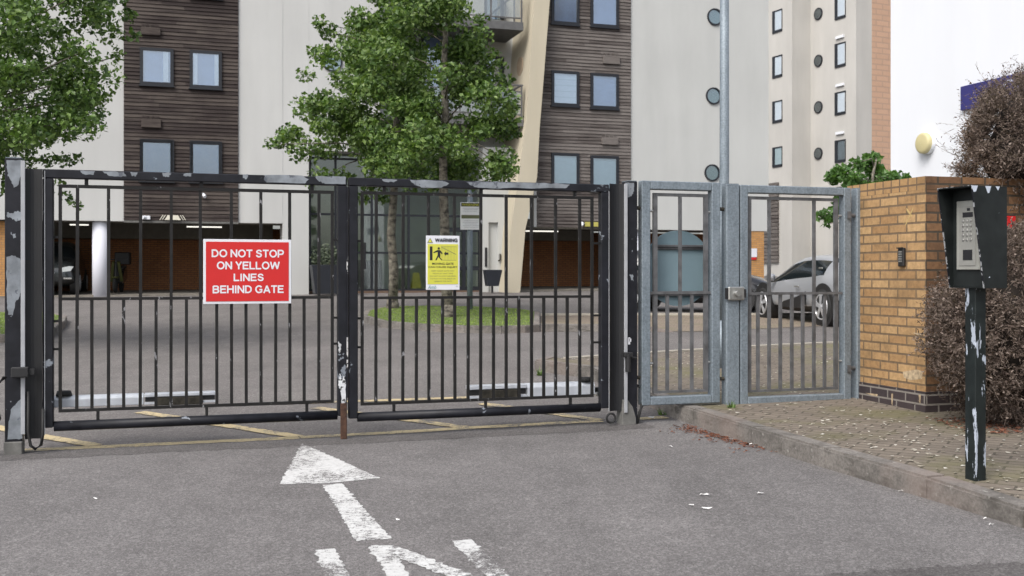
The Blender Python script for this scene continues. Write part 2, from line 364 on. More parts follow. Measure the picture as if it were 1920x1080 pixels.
M['twig_red'] = leafmat('dead_rust_leaves', [(.1,(.07,.024,.014)), (.5,(.15,.052,.028)), (.9,(.22,.105,.065))], .1, .8)
M['petal'] = leafmat('pale_fallen_petals', [(.1,(.22,.19,.15)), (.5,(.38,.35,.29)), (.9,(.62,.60,.55))], .1, .8)
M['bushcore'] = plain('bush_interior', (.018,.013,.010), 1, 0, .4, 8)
def _bark():
    t = NT('mottled_bark'); a = t.noise(t.pos((1,1,1.4)), 9, 5, .6); b = t.noise(t.pos((3,3,1)), 26, 4)
    c = t.ramp(a, [(.36, (.030,.026,.022)), (.46, (.125,.110,.088)), (.70, (.27,.25,.20))]); c = t.mix(1, c, t.ramp(b, [(.3,.6),(.7,1.2)]), 'MULTIPLY'); t.col(c); t.set(.9); t.bump(b,.6,.01); return t.m
M['bark'] = _bark()
M['soil'] = plain('turf_soil', (.095,.125,.035), 1, 0, .35, 5)
M['paper'] = plain('white_paper_scrap', (.75,.74,.72), .8, 0, .06)
def carpaint(name, c, metal=.55, rough=.28):
    t = NT(name); t.col(c); t.set(rough, metal); t.p.inputs['Coat Weight'].default_value = .6; return t.m
M['car_silver'] = carpaint('silver_car_paint', (.40,.415,.44), .35, .3)
M['car_black'] = carpaint('black_car_paint', (.012,.012,.014), .0, .2)
M['car_dark'] = carpaint('dark_grey_car_paint', (.018,.021,.022), .0, .25)
def _cg():
    t = NT('dark_car_glass'); t.col((.010,.014,.016)); t.set(.06, spec=.6); return t.m
M['car_glass'] = _cg()
M['trim'] = plain('black_plastic_trim', (.014,.014,.015), .55)
M['tyre'] = plain('tyre_rubber', (.014,.014,.014), .8)
M['rim'] = plain('silver_alloy', (.55,.56,.58), .3, .5, .05)
M['lens'] = plain('headlight_lens', (.50,.52,.50), .2, .2, .1, 40)
M['hiviz'] = plain('yellow_scooter_panel', (.05,.055,.008), .5, 0, .2)
M['planter'] = plain('black_planter', (.016,.019,.026), .5)
M['yellowplate'] = plain('yellow_plate', (.42,.38,.09), .5)

# ------------------------------------------------------------------ ground, road, pavement, kerbs
def dropz(y): return -.045*min(1, max(0, (5.9-y)/1.2))       # the pavement edge dips towards a dropped kerb
def sheet(name, polys, mat, dz, kind='structure', grid=None, dip=False):
    b = bmesh.new()
    for P in polys: b.faces.new([b.verts.new((x, y, 0)) for x, y in P])
    bmesh.ops.bisect_plane(b, geom=b.verts[:]+b.edges[:]+b.faces[:], plane_co=(0,Y0,0), plane_no=(0,1,0))
    if dip:
        for yy in (5.9, 4.7): bmesh.ops.bisect_plane(b, geom=b.verts[:]+b.edges[:]+b.faces[:], plane_co=(0,yy,0), plane_no=(0,1,0))
    for v in b.verts: v.co.z = gz(v.co.y)+dz+(dropz(v.co.y) if dip else 0)
    m = MB(); m.b.free(); m.b = b; o = m.build(name, mat)
    if o.data.polygons and o.data.polygons[0].normal.z < 0: o.data.flip_normals()
    o['kind'] = kind; return o

G = Fr(-3.33, 7.16, 17.7)                    # the line of the gates
BF = Fr(-12.6, 32.7, 17.5)                   # the face of the apartment block
sheet('ground', [[(-120,-30),(160,-30),(160,260),(-120,260)]], M['asphalt_back'], -.002)
gl0, gl1 = G.w(-6, .10), G.w(9, .10)
sheet('road', [[(-30,-8), (30,-8), (gl1[0]+20, gl1[1]+6.4), gl1, gl0, (gl0[0]-15, gl0[1]-4.8)]], M['asphalt'], 0)
def gl(s, n): return G.w(s, n)
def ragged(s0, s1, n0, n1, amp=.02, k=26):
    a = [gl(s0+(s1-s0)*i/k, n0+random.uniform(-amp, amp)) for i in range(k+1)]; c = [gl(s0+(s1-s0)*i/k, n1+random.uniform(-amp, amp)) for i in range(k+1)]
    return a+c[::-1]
sheet('asphalt_band', [ragged(-.5, 4.6, -.27, .13, .03, 60)], M['asphalt_dark'], .0015)  # darker band of asphalt with ragged edges along the gate line
def wob(pts, n=14, a=2.0):
    out = []
    for (x0,y0),(x1,y1) in zip(pts, pts[1:]):
        for k in range(n): out.append((x0+(x1-x0)*k/n, y0+(y1-y0)*k/n+random.gauss(0,a)))
    return out+[pts[-1]]
sheet('worn_asphalt', [[gpt(x, y) for x, y in wob([(1420,1086),(1560,1076),(1700,1066),(1800,1061),(1870,1056),(2000,1050)])+[(2100,1120),(1500,1140)]]], M['asphalt_rough'], .0015)

# pavement: brick paving with a kerb, wrapping behind the pedestrian gate
K = [(3.45,1.6), (2.42,5.05), (2.22,5.71), (1.94,6.61), (1.44,8.46), (1.34,8.76), (.84,11.6), (.50,12.0), (.26,12.35), (.40,12.75)]
far = [gpt(1060,672,.12), gpt(1240,660,.12), gpt(1440,648,.12), gpt(1700,636,.12), (14,15.6), (14,1.6)]
def offset(poly, d):
    out = []
    for i, p in enumerate(poly):
        a, c = Vector(poly[max(i-1,0)]), Vector(poly[min(i+1, len(poly)-1)]); t = (c-a).normalized(); out.append((p[0]+t.y*d, p[1]-t.x*d))
    return out
KF = K+far[:4]
sheet('pavement', [offset(K, .12)+[(x+.05, y-.1) for x, y in far]], M['paving'], .118, dip=True)
def kerb(name, line, h=.125, w=.14, seg=.915, gap=.006, drop=False):
    m = MB(); inner = offset(line, w)
    for (a, c, ai, ci) in zip(line, line[1:], inner, inner[1:]):
        L = math.dist(a, c); n = max(1, round(L/seg))
        for k in range(n):
            t0, t1 = k/n+gap/2/L, (k+1)/n-gap/2/L
            q = [Vector((*[p+(r-p)*t for p, r in zip(A, B)], 0)) for A, B, t in ((a,c,t0),(a,c,t1),(ai,ci,t1),(ai,ci,t0))]
            for v in q: v.z = gz(v.y)-.05
            q2 = [v+Vector((0,0,(h-.045*min(1,max(0,(5.9-v.y)/1.2)) if drop else h)+.05)) for v in q]; b = m.b
            vs = [b.verts.new(v) for v in q+q2]; fs = [b.faces.new([vs[i] for i in f]) for f in ((0,3,2,1),(4,5,6,7),(0,1,5,4),(1,2,6,5),(2,3,7,6),(3,0,4,7))]
            bmesh.ops.bevel(b, geom=list({e for e in fs[1].edges}), offset=.014, segments=2, affect='EDGES')
    o = m.build(name, M['kerb']); o['kind'] = 'structure'; return o
kerb('kerb', K, drop=True)
# pale edging on the far side of the pavement, where it drops flush
m = MB()
for a, c in zip(far[:4], far[1:4]):
    t = (Vector(c)-Vector(a)).normalized()*.05; n = Vector((-t.y, t.x))
    pts = [(Vector(p)+q) for p, q in ((a,-n),(c,-n),(c,n),(a,n))]
    m.prism([(p.x, p.y, gz(p.y)+.02) for p in pts], (0,0,.112))
m.build('pavement_edging', plain('pale_edging', (.34,.31,.26), .9))['kind'] = 'structure'

# grass island with kerb, and paved strip running on to the right
isl = [gpt(x, y) for x, y in ((678,603),(715,614),(780,620),(870,624),(940,625),(985,624),(1012,622))]
islb = [gpt(x, y) for x, y in ((1012,594),(975,588),(900,584),(800,582),(720,584),(684,592))]
kerb('island_kerb', isl+islb+[isl[0]], h=.12, w=-.13)
sheet('grass_bank', [offset(isl+islb, -.11)], M['soil'], .12)
lw = [gpt(x, y) for x, y in ((-260,644),(40,642),(95,634),(122,614),(126,603),(100,597),(-260,590))]
kerb('lawn_kerb', lw, h=.12, w=-.14)
sheet('lawn_bank', [offset(lw, -.12)], M['soil'], .12)
sheet('paved_strip', [[gpt(x, y) for x, y in ((1014,622),(1180,620),(1300,622),(1440,616),(1660,606),(1660,590),(1400,590),(1014,591))]], M['paving_far'], .005)
m = MB()
for (x0, y0), (x1, y1), h0, h1 in ((gpt(1014,622), gpt(1200,621), .13, .11), (gpt(1200,621), gpt(1262,623), .11, .02)):
    m.prism([(x0,y0,gz(y0)), (x1,y1,gz(y1)), (x1,y1,gz(y1)+h1), (x0,y0,gz(y0)+h0)], (0,.15,.003))
m.build('strip_kerb', M['kerb'])['kind'] = 'structure'
m = MB(); q0, q1 = gpt(1014,592), gpt(1640,591); m.prism([(q0[0],q0[1],gz(q0[1])), (q1[0],q1[1],gz(q1[1])), (q1[0],q1[1],gz(q1[1])+.05), (q0[0],q0[1],gz(q0[1])+.05)], (0,.12,0))
m.build('strip_edging', plain('pale_edging_far', (.42,.39,.33), .9))['kind'] = 'structure'

def in_poly(x, y, P):
    r = False; j = len(P)-1
    for i in range(len(P)):
        if (P[i][1] > y) != (P[j][1] > y) and x < (P[j][0]-P[i][0])*(y-P[i][1])/(P[j][1]-P[i][1])+P[i][0]: r = not r
        j = i
    return r
def blades(name, P, n, h, dz, mat, w=.012):
    xs, ys = [p[0] for p in P], [p[1] for p in P]; V, F = [], []
    while len(F) < n:
        x, y = random.uniform(max(min(xs),-12), max(xs)), random.uniform(min(ys), max(ys))
        if not in_poly(x, y, P): continue
        a = random.uniform(0, 6.28); hh = h*random.uniform(.4, 1.3); z = gz(y)+dz; k = len(V); lx, ly = random.uniform(-.6,.6)*hh, random.uniform(-.6,.6)*hh
        V += [(x-w*math.cos(a), y-w*math.sin(a), z), (x+w*math.cos(a), y+w*math.sin(a), z), (x+lx, y+ly, z+hh)]; F.append((k,k+1,k+2))
    return tag(raw(name, V, F, mat), kind='stuff')
blades('grass', offset(isl+islb, -.14), 9000, .020, .115, M['grass'])
blades('lawn_grass', offset(lw, -.15), 9000, .022, .115, M['grass'])

# road markings
def rag(P, a=.005, step=.022):
    out = []
    for (x0, y0), (x1, y1) in zip(P, P[1:]+P[:1]):
        L = math.dist((x0,y0),(x1,y1)); n = max(1, int(L/step))
        for k in range(n):
            t = k/n; j = random.gauss(0, a) if k else 0; out.append((x0+(x1-x0)*t-(y1-y0)/L*j, y0+(y1-y0)*t+(x1-x0)/L*j))
    return out
def px_poly(pts): return rag([gpt(x, y) for x, y in pts])
sheet('arrow_marking', [px_poly([(566,832),(640,864),(712,897),(640,904),(604,907),(524,908)]), px_poly([(605,910),(641,907),(734,1010),(668,1015)])], M['paint'], .002)
v_ = (.285, -.958)
def stroke(a, c, L, d=v_): p, q = gpt(*a), gpt(*c); return rag([p, q, (q[0]+d[0]*L, q[1]+d[1]*L), (p[0]+d[0]*L, p[1]+d[1]*L)])
sheet('letter_marking', [stroke((590,1032),(628,1029), 1.0), stroke((692,1026),(728,1023.5), 1.0), stroke((847,1015),(884,1012), 1.0)], M['paint_worn'], .002)
sheet('letter_marking', [stroke((694,1025),(738,1023), .98, (.62,-.80))], M['paint'], .0035)
def line(a, c, w=.10):
    p, q = Vector(a), Vector(c); t = (q-p).normalized(); n = Vector((-t.y, t.x))*w/2
    return [tuple(p-n), tuple(q-n), tuple(q+n), tuple(p+n)]
def pline(a, c, w=.12): return rag(line(gpt(*a), gpt(*c), w), .006, .05)
sheet('yellow_box_marking', [pline((40,845),(560,821)), pline((562,820.5),(880,803)), pline((882,802.5),(1128,789)), pline((1194,786),(1248,782.5))], M['yellow'], .003)
sheet('yellow_box_marking', [pline((-40,795),(178,836)), pline((262,773),(558,819)), pline((590,765),(872,802)), pline((905,757),(1124,788.5))], M['yellow'], .0045)
sheet('yellow_box_marking', [pline((380,762),(1010,741)), pline((1012,741),(1190,735))], M['yellow'], .003)

# ------------------------------------------------------------------ the apartment block
S, Z = BF.s, BF.z
apt = empty('apartment_building', (BF.x0, BF.y0, 0), BF.t, 'cream rendered apartment block with dark timber panels, balconies, portholes and a parking undercroft', 'building')
TOP, SOF = 15.0, 2.85
def A(name, mat, mb, parent=apt, smooth=False): return mb.build(name, mat, parent, smooth)
sL, s1, s2, s3, s4, s5 = S(-420), S(232), S(447), S(530), S(579), S(700)
A('wall', M['cream'], MB().box(sL, s1, 0, .35, SOF, TOP))
A('wall', M['cream'], MB().box(s2, s3, 0, .35, SOF, TOP))
A('wall', M['cream'], MB().box(s3+.001, s4, .008, .9, .3, TOP))
A('wall', M['cream'], MB().box(s4+.001, S(712, 0), .014, .9, Z(600,282), TOP))
A('wall', M['cream_darker'], MB().box(S(1183), S(1441), 0, .35, Z(1260,431), TOP))
A('downpipe_stain', M['weather'], MB().prism([(S(535,.02), .026, Z(536,110)), (S(538,.02), .026, Z(536,110)), (S(537,.02), .026, Z(536,152))], (0,.002,0)))
# timber panels as real lapped boards
def boards(name, sa, sb, z0, z1, n, mat, h=.118):
    m = MB(); b = m.b; k = 0; z = z0
    while z < z1:
        cuts = [sa, sa+(sb-sa)*random.uniform(.25,.75), sb] if random.random() < .8 else [sa, sb]
        for a, c in zip(cuts, cuts[1:]):
            a2, c2 = a+(.002 if a != sa else 0), c-(.002 if c != sb else 0)
            v = [b.verts.new(p) for p in ((a2,n-.040,z),(c2,n-.040,z),(c2,n-.018,z+h-.010),(a2,n-.018,z+h-.010),(c2,n,z+h-.010),(a2,n,z+h-.010),(c2,n,z),(a2,n,z))]
            b.faces.new((v[0],v[1],v[2],v[3])); b.faces.new((v[3],v[2],v[4],v[5])); b.faces.new((v[1],v[0],v[7],v[6])); b.faces.new((v[0],v[3],v[5],v[7])); b.faces.new((v[1],v[6],v[4],v[2]))
        z += h
    m.box(sa, sb, n+.002, n+.3, z0+.01, z1)
    return m.build(name, mat, apt)
boards('timber_panel', s1+.01, s2-.01, SOF+.03, TOP, -.02, M['timber'])
boards('timber_panel', S(1006), S(1182)-.005, SOF+.0, TOP, -.02, M['timber_grey'])
A('panel_trim', M['concrete'], MB().box(s1+.005, s2-.005, -.07, .2, SOF-.04, SOF+.02))
A('panel_trim', M['weather'], MB().box(S(985,-.0), S(1182), -.07, .2, SOF-.06, SOF-.005))

def window(px0, px1, py0, py1, blind, n=-.085, curtain=None, tilt=False, fr=BF, par=apt, t=.10, pane='pane', lines=False, bird=False):
    pm = (px0+px1)/2; a, c, z1, z0 = fr.s(px0, n), fr.s(px1, n), fr.z(pm, py0, n), fr.z(pm, py1, n)
    m = MB(); y0, y1 = n-.022, n+.085
    m.box(a, a+t, y0, y1, z0, z1); m.box(c-t, c, y0, y1, z0, z1); m.box(a+t, c-t, y0, y1, z1-t, z1); m.box(a+t, c-t, y0, y1, z0, z0+t)
    m.box(a-.03, c+.03, y0-.025, y1, z0-.04, z0-.003)
    f = m.build('window', M['darkgrey'], par)
    if tilt: MB().prism([(a+t, n-.01, z0+t), (c-t, n-.01, z0+t), (c-t, n-.14, z1-t), (a+t, n-.14, z1-t)], (0,.012,0)).build('pane', M[pane], f)
    else: MB().box(a+t, c-t, n-.014, n-.010, z0+t, z1-t).build('pane', M[pane], f)
    MB().box(a+t, c-t, n+.017, n+.023, z0+t, z1-t).build('blind', M[blind], f)
    if curtain:
        for q0, q1 in curtain:
            mm = MB(); k = 5
            for i in range(k):
                u0, u1 = a+t+(c-a-2*t)*(q0+(q1-q0)*i/k), a+t+(c-a-2*t)*(q0+(q1-q0)*(i+1)/k)
                mm.box(u0, u1-.004, n-.004+.008*(i%2), n+.016, z0+t+.02, z1-t)
            mm.build('curtain', M['blind_white'], f)
    if lines:
        mm = MB()
        for i in range(1, 5): mm.box(a+t, c-t, n+.012, n+.0165, z0+t+(z1-z0-2*t)*i/5, z0+t+(z1-z0-2*t)*i/5+.012)
        mm.build('blind_seam', M['blind_green'], f)
    return f
for i in range(-2, 2):                        # left panel: rows one storey apart
    dy = 171*i
    window(262, 325.5, 90+dy, 160+dy*1.003, 'room', curtain=[(.74,.93)] if i == 0 else None)
    window(355.5, 416, 95+dy*.99, 166+dy*.99, 'room', curtain=[(0,.18),(.84,1)] if i == 0 else None)
f = window(262, 326.5, 262, 340, 'room'); window(356, 416.5, 265.5, 342, 'room')
for j, (y, b1, b2) in enumerate(((-20,'room','room'), (133,'blind_white','room'), (287,'blind_green','blind_green'), (-173,'room','blind_white'))):
    window(1034, 1086, y-(0 if j else 6), y+66, b1, tilt=(j == 0), lines=(b1 == 'blind_white'))
    window(1107.5, 1160, y+5, y+71, b2)
def louvre(px0, px1, py0, py1, mat):
    a, c, z1, z0 = S(px0), S(px1), Z((px0+px1)/2, py0), Z((px0+px1)/2, py1)
    m = MB(); m.box(a, c, -.13, -.03, z0, z1, .008)
    for i in range(7): m.box(a+.03+(c-a-.06)*i/7, a+.03+(c-a-.06)*i/7+.05, -.075, -.04, z1, z1+.10)
    m.build('vent_box', mat, apt)
for q in ((264,301,53,67), (265,302,224,240)): louvre(*q, M['timber'])
for q in ((1129,1160,106,121), (1127,1157,259,272)): louvre(*q, M['timber_grey'])
# portholes
def porthole(px, py, r, n=0, fr=BF, par=apt, pane='pane_dim', squash=1, frm='darkgrey', back='blind_green'):
    cx, cz = fr.s(px, n), fr.z(px, py, n)
    f = MB().ring(cx, cz, r*.84, r, n-.05, n+.1).build('porthole_window', M[frm], par)
    MB().disc(cx, cz, r*.85, n-.012, n-.006).build('pane', M[pane], f); MB().disc(cx, cz, r*.85, n-.004, n+.02).build('blind', M[back], f)
for px, py in ((1340,32), (1337.5,180), (1335,324), (1342,-118)): porthole(px, py, .31)
porthole(623, 116, .33, .014)
# ground floor: columns, back wall, soffit, piers, strip lights
A('column', M['column'], MB().tube((S(189,.35), .35, .3), (S(189,.35), .35, SOF+.01), .25, seg=32), smooth=True)
A('column', M['column'], MB().tube((S(1193,.4), .4, .3), (S(1193,.4), .4, SOF+.01), .20, seg=24), smooth=True)
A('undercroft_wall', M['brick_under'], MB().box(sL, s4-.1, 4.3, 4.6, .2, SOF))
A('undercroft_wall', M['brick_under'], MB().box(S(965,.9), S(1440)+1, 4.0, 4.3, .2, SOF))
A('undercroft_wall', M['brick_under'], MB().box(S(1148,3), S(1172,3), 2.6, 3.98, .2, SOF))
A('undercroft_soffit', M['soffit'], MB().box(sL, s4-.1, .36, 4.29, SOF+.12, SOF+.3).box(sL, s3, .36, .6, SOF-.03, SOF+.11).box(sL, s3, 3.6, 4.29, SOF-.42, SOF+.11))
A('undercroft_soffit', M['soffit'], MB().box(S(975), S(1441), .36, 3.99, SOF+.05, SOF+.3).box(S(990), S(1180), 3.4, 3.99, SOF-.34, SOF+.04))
for px0, px1, py, n in ((131,166,421.5,.9), (350,416,425.5,.9), (986,1046,433.5,.9)):
    A('strip_light', M['tube'], MB().box(S(px0,n), S(px1,n), n-.05, n+.05, Z((px0+px1)/2, py+1.1, n), Z((px0+px1)/2, py-1.1, n)))
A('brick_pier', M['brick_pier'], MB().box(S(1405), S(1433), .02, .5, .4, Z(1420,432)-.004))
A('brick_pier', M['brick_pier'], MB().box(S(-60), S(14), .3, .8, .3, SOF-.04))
A('undercroft_wall', M['brick_under'], MB().box(sL-.3, sL-.003, 0, 4.6, .2, TOP))
A('wall_notice', M['signwhite'], MB().box(S(1408,-.0), S(1419,-.0), -.012, .015, Z(1413,482), Z(1413,466)))
A('wall_notice', M['red'], MB().box(S(1408,-.0), S(1418,-.0), -.011, .016, Z(1413,487), Z(1413,482.6)))
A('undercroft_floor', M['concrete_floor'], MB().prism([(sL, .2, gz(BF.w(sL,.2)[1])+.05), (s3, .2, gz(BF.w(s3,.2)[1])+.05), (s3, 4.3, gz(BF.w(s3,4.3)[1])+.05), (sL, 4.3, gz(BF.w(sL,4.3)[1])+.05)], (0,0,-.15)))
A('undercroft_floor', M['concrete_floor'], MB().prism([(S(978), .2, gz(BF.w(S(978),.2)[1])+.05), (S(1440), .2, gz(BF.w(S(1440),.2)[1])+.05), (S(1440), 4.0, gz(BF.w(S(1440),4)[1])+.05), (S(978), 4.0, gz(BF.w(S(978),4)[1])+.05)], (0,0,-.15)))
# small fixtures above the undercroft
m = MB(); a, c = S(300), S(348); z0, z1 = Z(324,413), Z(324,405)
L_ = c-a; zt2 = z1+.02
m.prism([(a+.18*L_, -.20, z0), (c-.18*L_, -.20, z0), (c-.30*L_, -.10, zt2), (a+.30*L_, -.10, zt2)], (0, .012, 0))
for q in (0, .09, .91, 1.0):
    d_ = .12 if q < .5 else -.12; x_ = a+q*L_; m.prism([(x_-.012, -.20, z0), (x_+.012, -.20, z0), (x_+.012+d_*L_, -.10, zt2), (x_-.012+d_*L_, -.10, zt2)], (0, .012, 0))
A('light_panel', plain('dull_cream_light', (.42,.40,.33), .5), m)  # pale panel of a light fixture, slats at its sides
A('camera_fixture', M['white'], MB().box(S(267), S(282), -.16, -.06, Z(274,412), Z(274,405), .01).tube((S(274),-.12,Z(274,408)), (S(274)-.1,-.26,Z(274,408)-.02), .045))
A('camera_fixture', M['white'], MB().tube((S(381),-.06,Z(381,364)), (S(381),-.14,Z(381,364)), .03).tube((S(382),-.14,Z(382,366)), (S(384),-.22,Z(382,370)), .05))
A('height_plate', M['yellowplate'], MB().box(S(1095), S(1121), -.105, -.085, Z(1108,425), Z(1108,416.5)))
A('camera_fixture', M['white'], MB().tube((S(1090),-.06,Z(1090,418)), (S(1090),-.16,Z(1090,420)), .045).tube((S(1089),-.16,Z(1089,420)), (S(1087),-.25,Z(1087,424)), .03))
# glazed entrance lobby
NG = .75
zb, zt = Z(700,545,NG), Z(600,282,0)+.05
lob0, lob1 = s4+.004, S(905,NG)
A('lobby_wall', M['room_grey'], MB().box(lob0, lob1+1.5, 4.2, 4.4, .3, 7.5))
A('lobby_wall', M['room_grey'], MB().box(lob0-.25, lob0-.003, .95, 4.19, .3, 7.5).box(lob1+1.2, lob1+1.4, .95, 4.19, .3, 7.5))
A('lobby_wall', M['room_grey'], MB().box(lob0, lob1+1.19, .95, 4.19, zt+.05, zt+.25))
A('lobby_floor', M['concrete_floor'], MB().box(lob0, lob1+1.19, NG+.1, 4.19, zb-.3, zb-.05))
A('lobby_counter', M['room_dark'], MB().box(S(672,2.4), S(716,2.4), 2.4, 3.1, zb-.05, zb+1.05))
A('plinth', plain('brown_plinth', (.13,.085,.06), .9), MB().box(s4+.01, S(985,.3), NG-.25, NG+.09, .25, zb-.005))
m = MB(); gt = .035
for px in (581, 629, 697, 766, 834, 903): m.box(S(px,NG)-gt, S(px,NG)+gt, NG-.05, NG+.05, zb, zt)
for py in (300, 403, 474, 543.5):
    zz = Z(700, py, NG); m.box(lob0, lob1, NG-.04, NG+.04, zz-gt, zz+gt)
fr_ = A('glazing_frame', M['darkgrey'], m)
A('glazing', M['atrium_glass'], MB().box(lob0, S(836,NG), NG-.006, NG+.006, zb, zt))
A('glazing', M['atrium_glass'], MB().box(S(836,NG), lob1, NG-.006, NG+.006, Z(866,432,NG), zt))
m = MB(); a, c = S(838,NG), S(900,NG); z1 = Z(866,431,NG)
for x in (a, (a+c)/2, c): m.box(x-.06, x+.06, NG-.07, NG+.07, zb, z1)
for zz in (z1, Z(866,503,NG), zb+.06): m.box(a+.06, c-.06, NG-.06, NG+.06, zz-.07, zz+.07)
dr = A('entrance_door', M['darkgrey'], m)
MB().box(a, c, NG-.006, NG+.006, zb, z1).build('pane', M['atrium_glass'], dr)
MB().box(S(683,NG)-.03, S(683,NG)+.03, NG-.16, NG-.06, Z(683,505,NG), Z(683,455,NG)).build('handle', M['ink'], fr_)
# white entrance side wall with a recessed niche
N5 = .35; a, c = S(905,N5), S(962,N5)
zn0, zn1 = Z(926,545,N5), 5.6
nx0, nx1, nz = S(916,N5), S(934,N5), Z(925,417,N5)
A('entrance_wall', M['cream_darker'], MB().box(a, nx0, N5, N5+.6, .4, zn1).box(nx1, c, N5, N5+.6, .4, zn1).box(nx0, nx1, N5, N5+.6, nz, zn1).box(nx0, nx1, N5+.12, N5+.6, .4, nz))
A('call_panel', M['ink'], MB().box(S(909,N5), S(913,N5), N5-.03, N5, Z(911,500,N5), Z(911,464,N5)))
A('wall_fitting', M['weather'], MB().tube((S(937,N5),N5-.06,Z(937,476,N5)), (S(937,N5),N5-.06,Z(937,488,N5)), .03).tube((S(933,N5),N5-.05,Z(933,489,N5)), (S(937,N5),N5-.06,Z(937,488,N5)), .025))
# recessed bay with balconies, and the leaning yellow-cream fin
NB = 1.7
A('wall', M['cream_darker'], MB().box(S(700,NB), S(990,NB)+.3, NB, NB+.3, 5.62, TOP))
A('wall', M['cream_darker'], MB().box(S(705), S(712)+.1, .9, NB, 5.62, TOP))
for y0, y1 in ((-10,36), (106,222)):
    f = MB(); a, c, z0, z1 = S(908,NB), S(944,NB), Z(926,y1,NB), Z(926,y0,NB)
    f.box(a, a+.08, NB-.07, NB+.02, z0, z1).box(c-.12, c, NB-.07, NB+.02, z0, z1).box(a+.08, c-.12, NB-.07, NB+.02, z1-.1, z1)
    ff = f.build('balcony_door', M['darkgrey'], apt); MB().box(a+.08, c-.12, NB-.03, NB-.02, z0, z1-.1).build('pane', M['pane_dim'], ff); MB().box(a+.08, c-.12, NB-.012, NB-.004, z0, z1-.1).build('blind', M['room'], ff)
for px0, px1, py0, py1 in ((790,850,60,200), (790,850,-120,30)):
    window(px0, px1, py0, py1, 'room', n=NB-.10)
fin = [(1004,-420),(1003,-40),(1002,0),(987,222),(972,330),(958,430),(950,551),(975,551),(985,430),(1007,332),(1012,240),(1031,0),(1034,-40),(1060,-420)]
NF = -.55
A('fin_wall', M['yellowcream'], MB().prism([(S(x,NF), NF, Z(x,y,NF)) for x, y in fin], (0, 2.4, 0)))
A('fin_edge', M['cream'], MB().box(S(1001,-.03), S(1011,-.03), -.03, .3, SOF-.003, 5.9))
fx = S(993,NF)
A('fin_recess', plain('fin_recess_render', (.36,.28,.20), .9), MB().tube((S(993.5,NF)-.012, .55, Z(968,125,.6)), (S(993.5,NF)+.3, .55, Z(968,125,.6)), .33, seg=28))
def balcony(py_top, py_bot):
    nf = -.35; a, c = S(740,nf), S(981.5,nf); z1, z0 = Z(981,py_top,nf), Z(981,py_bot,nf)
    m = MB().box(a, c, nf, NB-.005, z0, z1); bo = A('balcony', M['balcony'], m)
    r = MB(); top = z1+1.13
    for k in range(5):
        x = a+.05+(c-.1-a)*k/4; r.box(x-.025, x+.025, nf+.03, nf+.08, z1, top)
    for y in (.55, NB-.1): r.box(c-.07, c-.02, y-.025, y+.025, z1, top)
    r.box(a, c, nf+.02, nf+.09, top, top+.045); r.box(c-.09, c-.02, nf+.09, NB-.01, top, top+.045); r.box(a, c-.08, nf+.035, nf+.075, top-.22, top-.18); r.box(a+.02, c-.09, nf+.035, nf+.075, z1+.12, z1+.16)
    r.build('railing', M['balcony'], bo)
    MB().box(a+.08, c-.1, nf+.05, nf+.06, z1+.17, top-.23).build('infill_panel', M['balcony_panel'], bo)
balcony(42, 57); balcony(223, 237)
A('roof', M['concrete'], MB().box(sL, S(1441), .02, 9, TOP+.003, TOP+.3))
A('end_wall', M['cream_darker'], MB().box(S(1441)-.35, S(1441), .36, 9, SOF+.31, TOP))

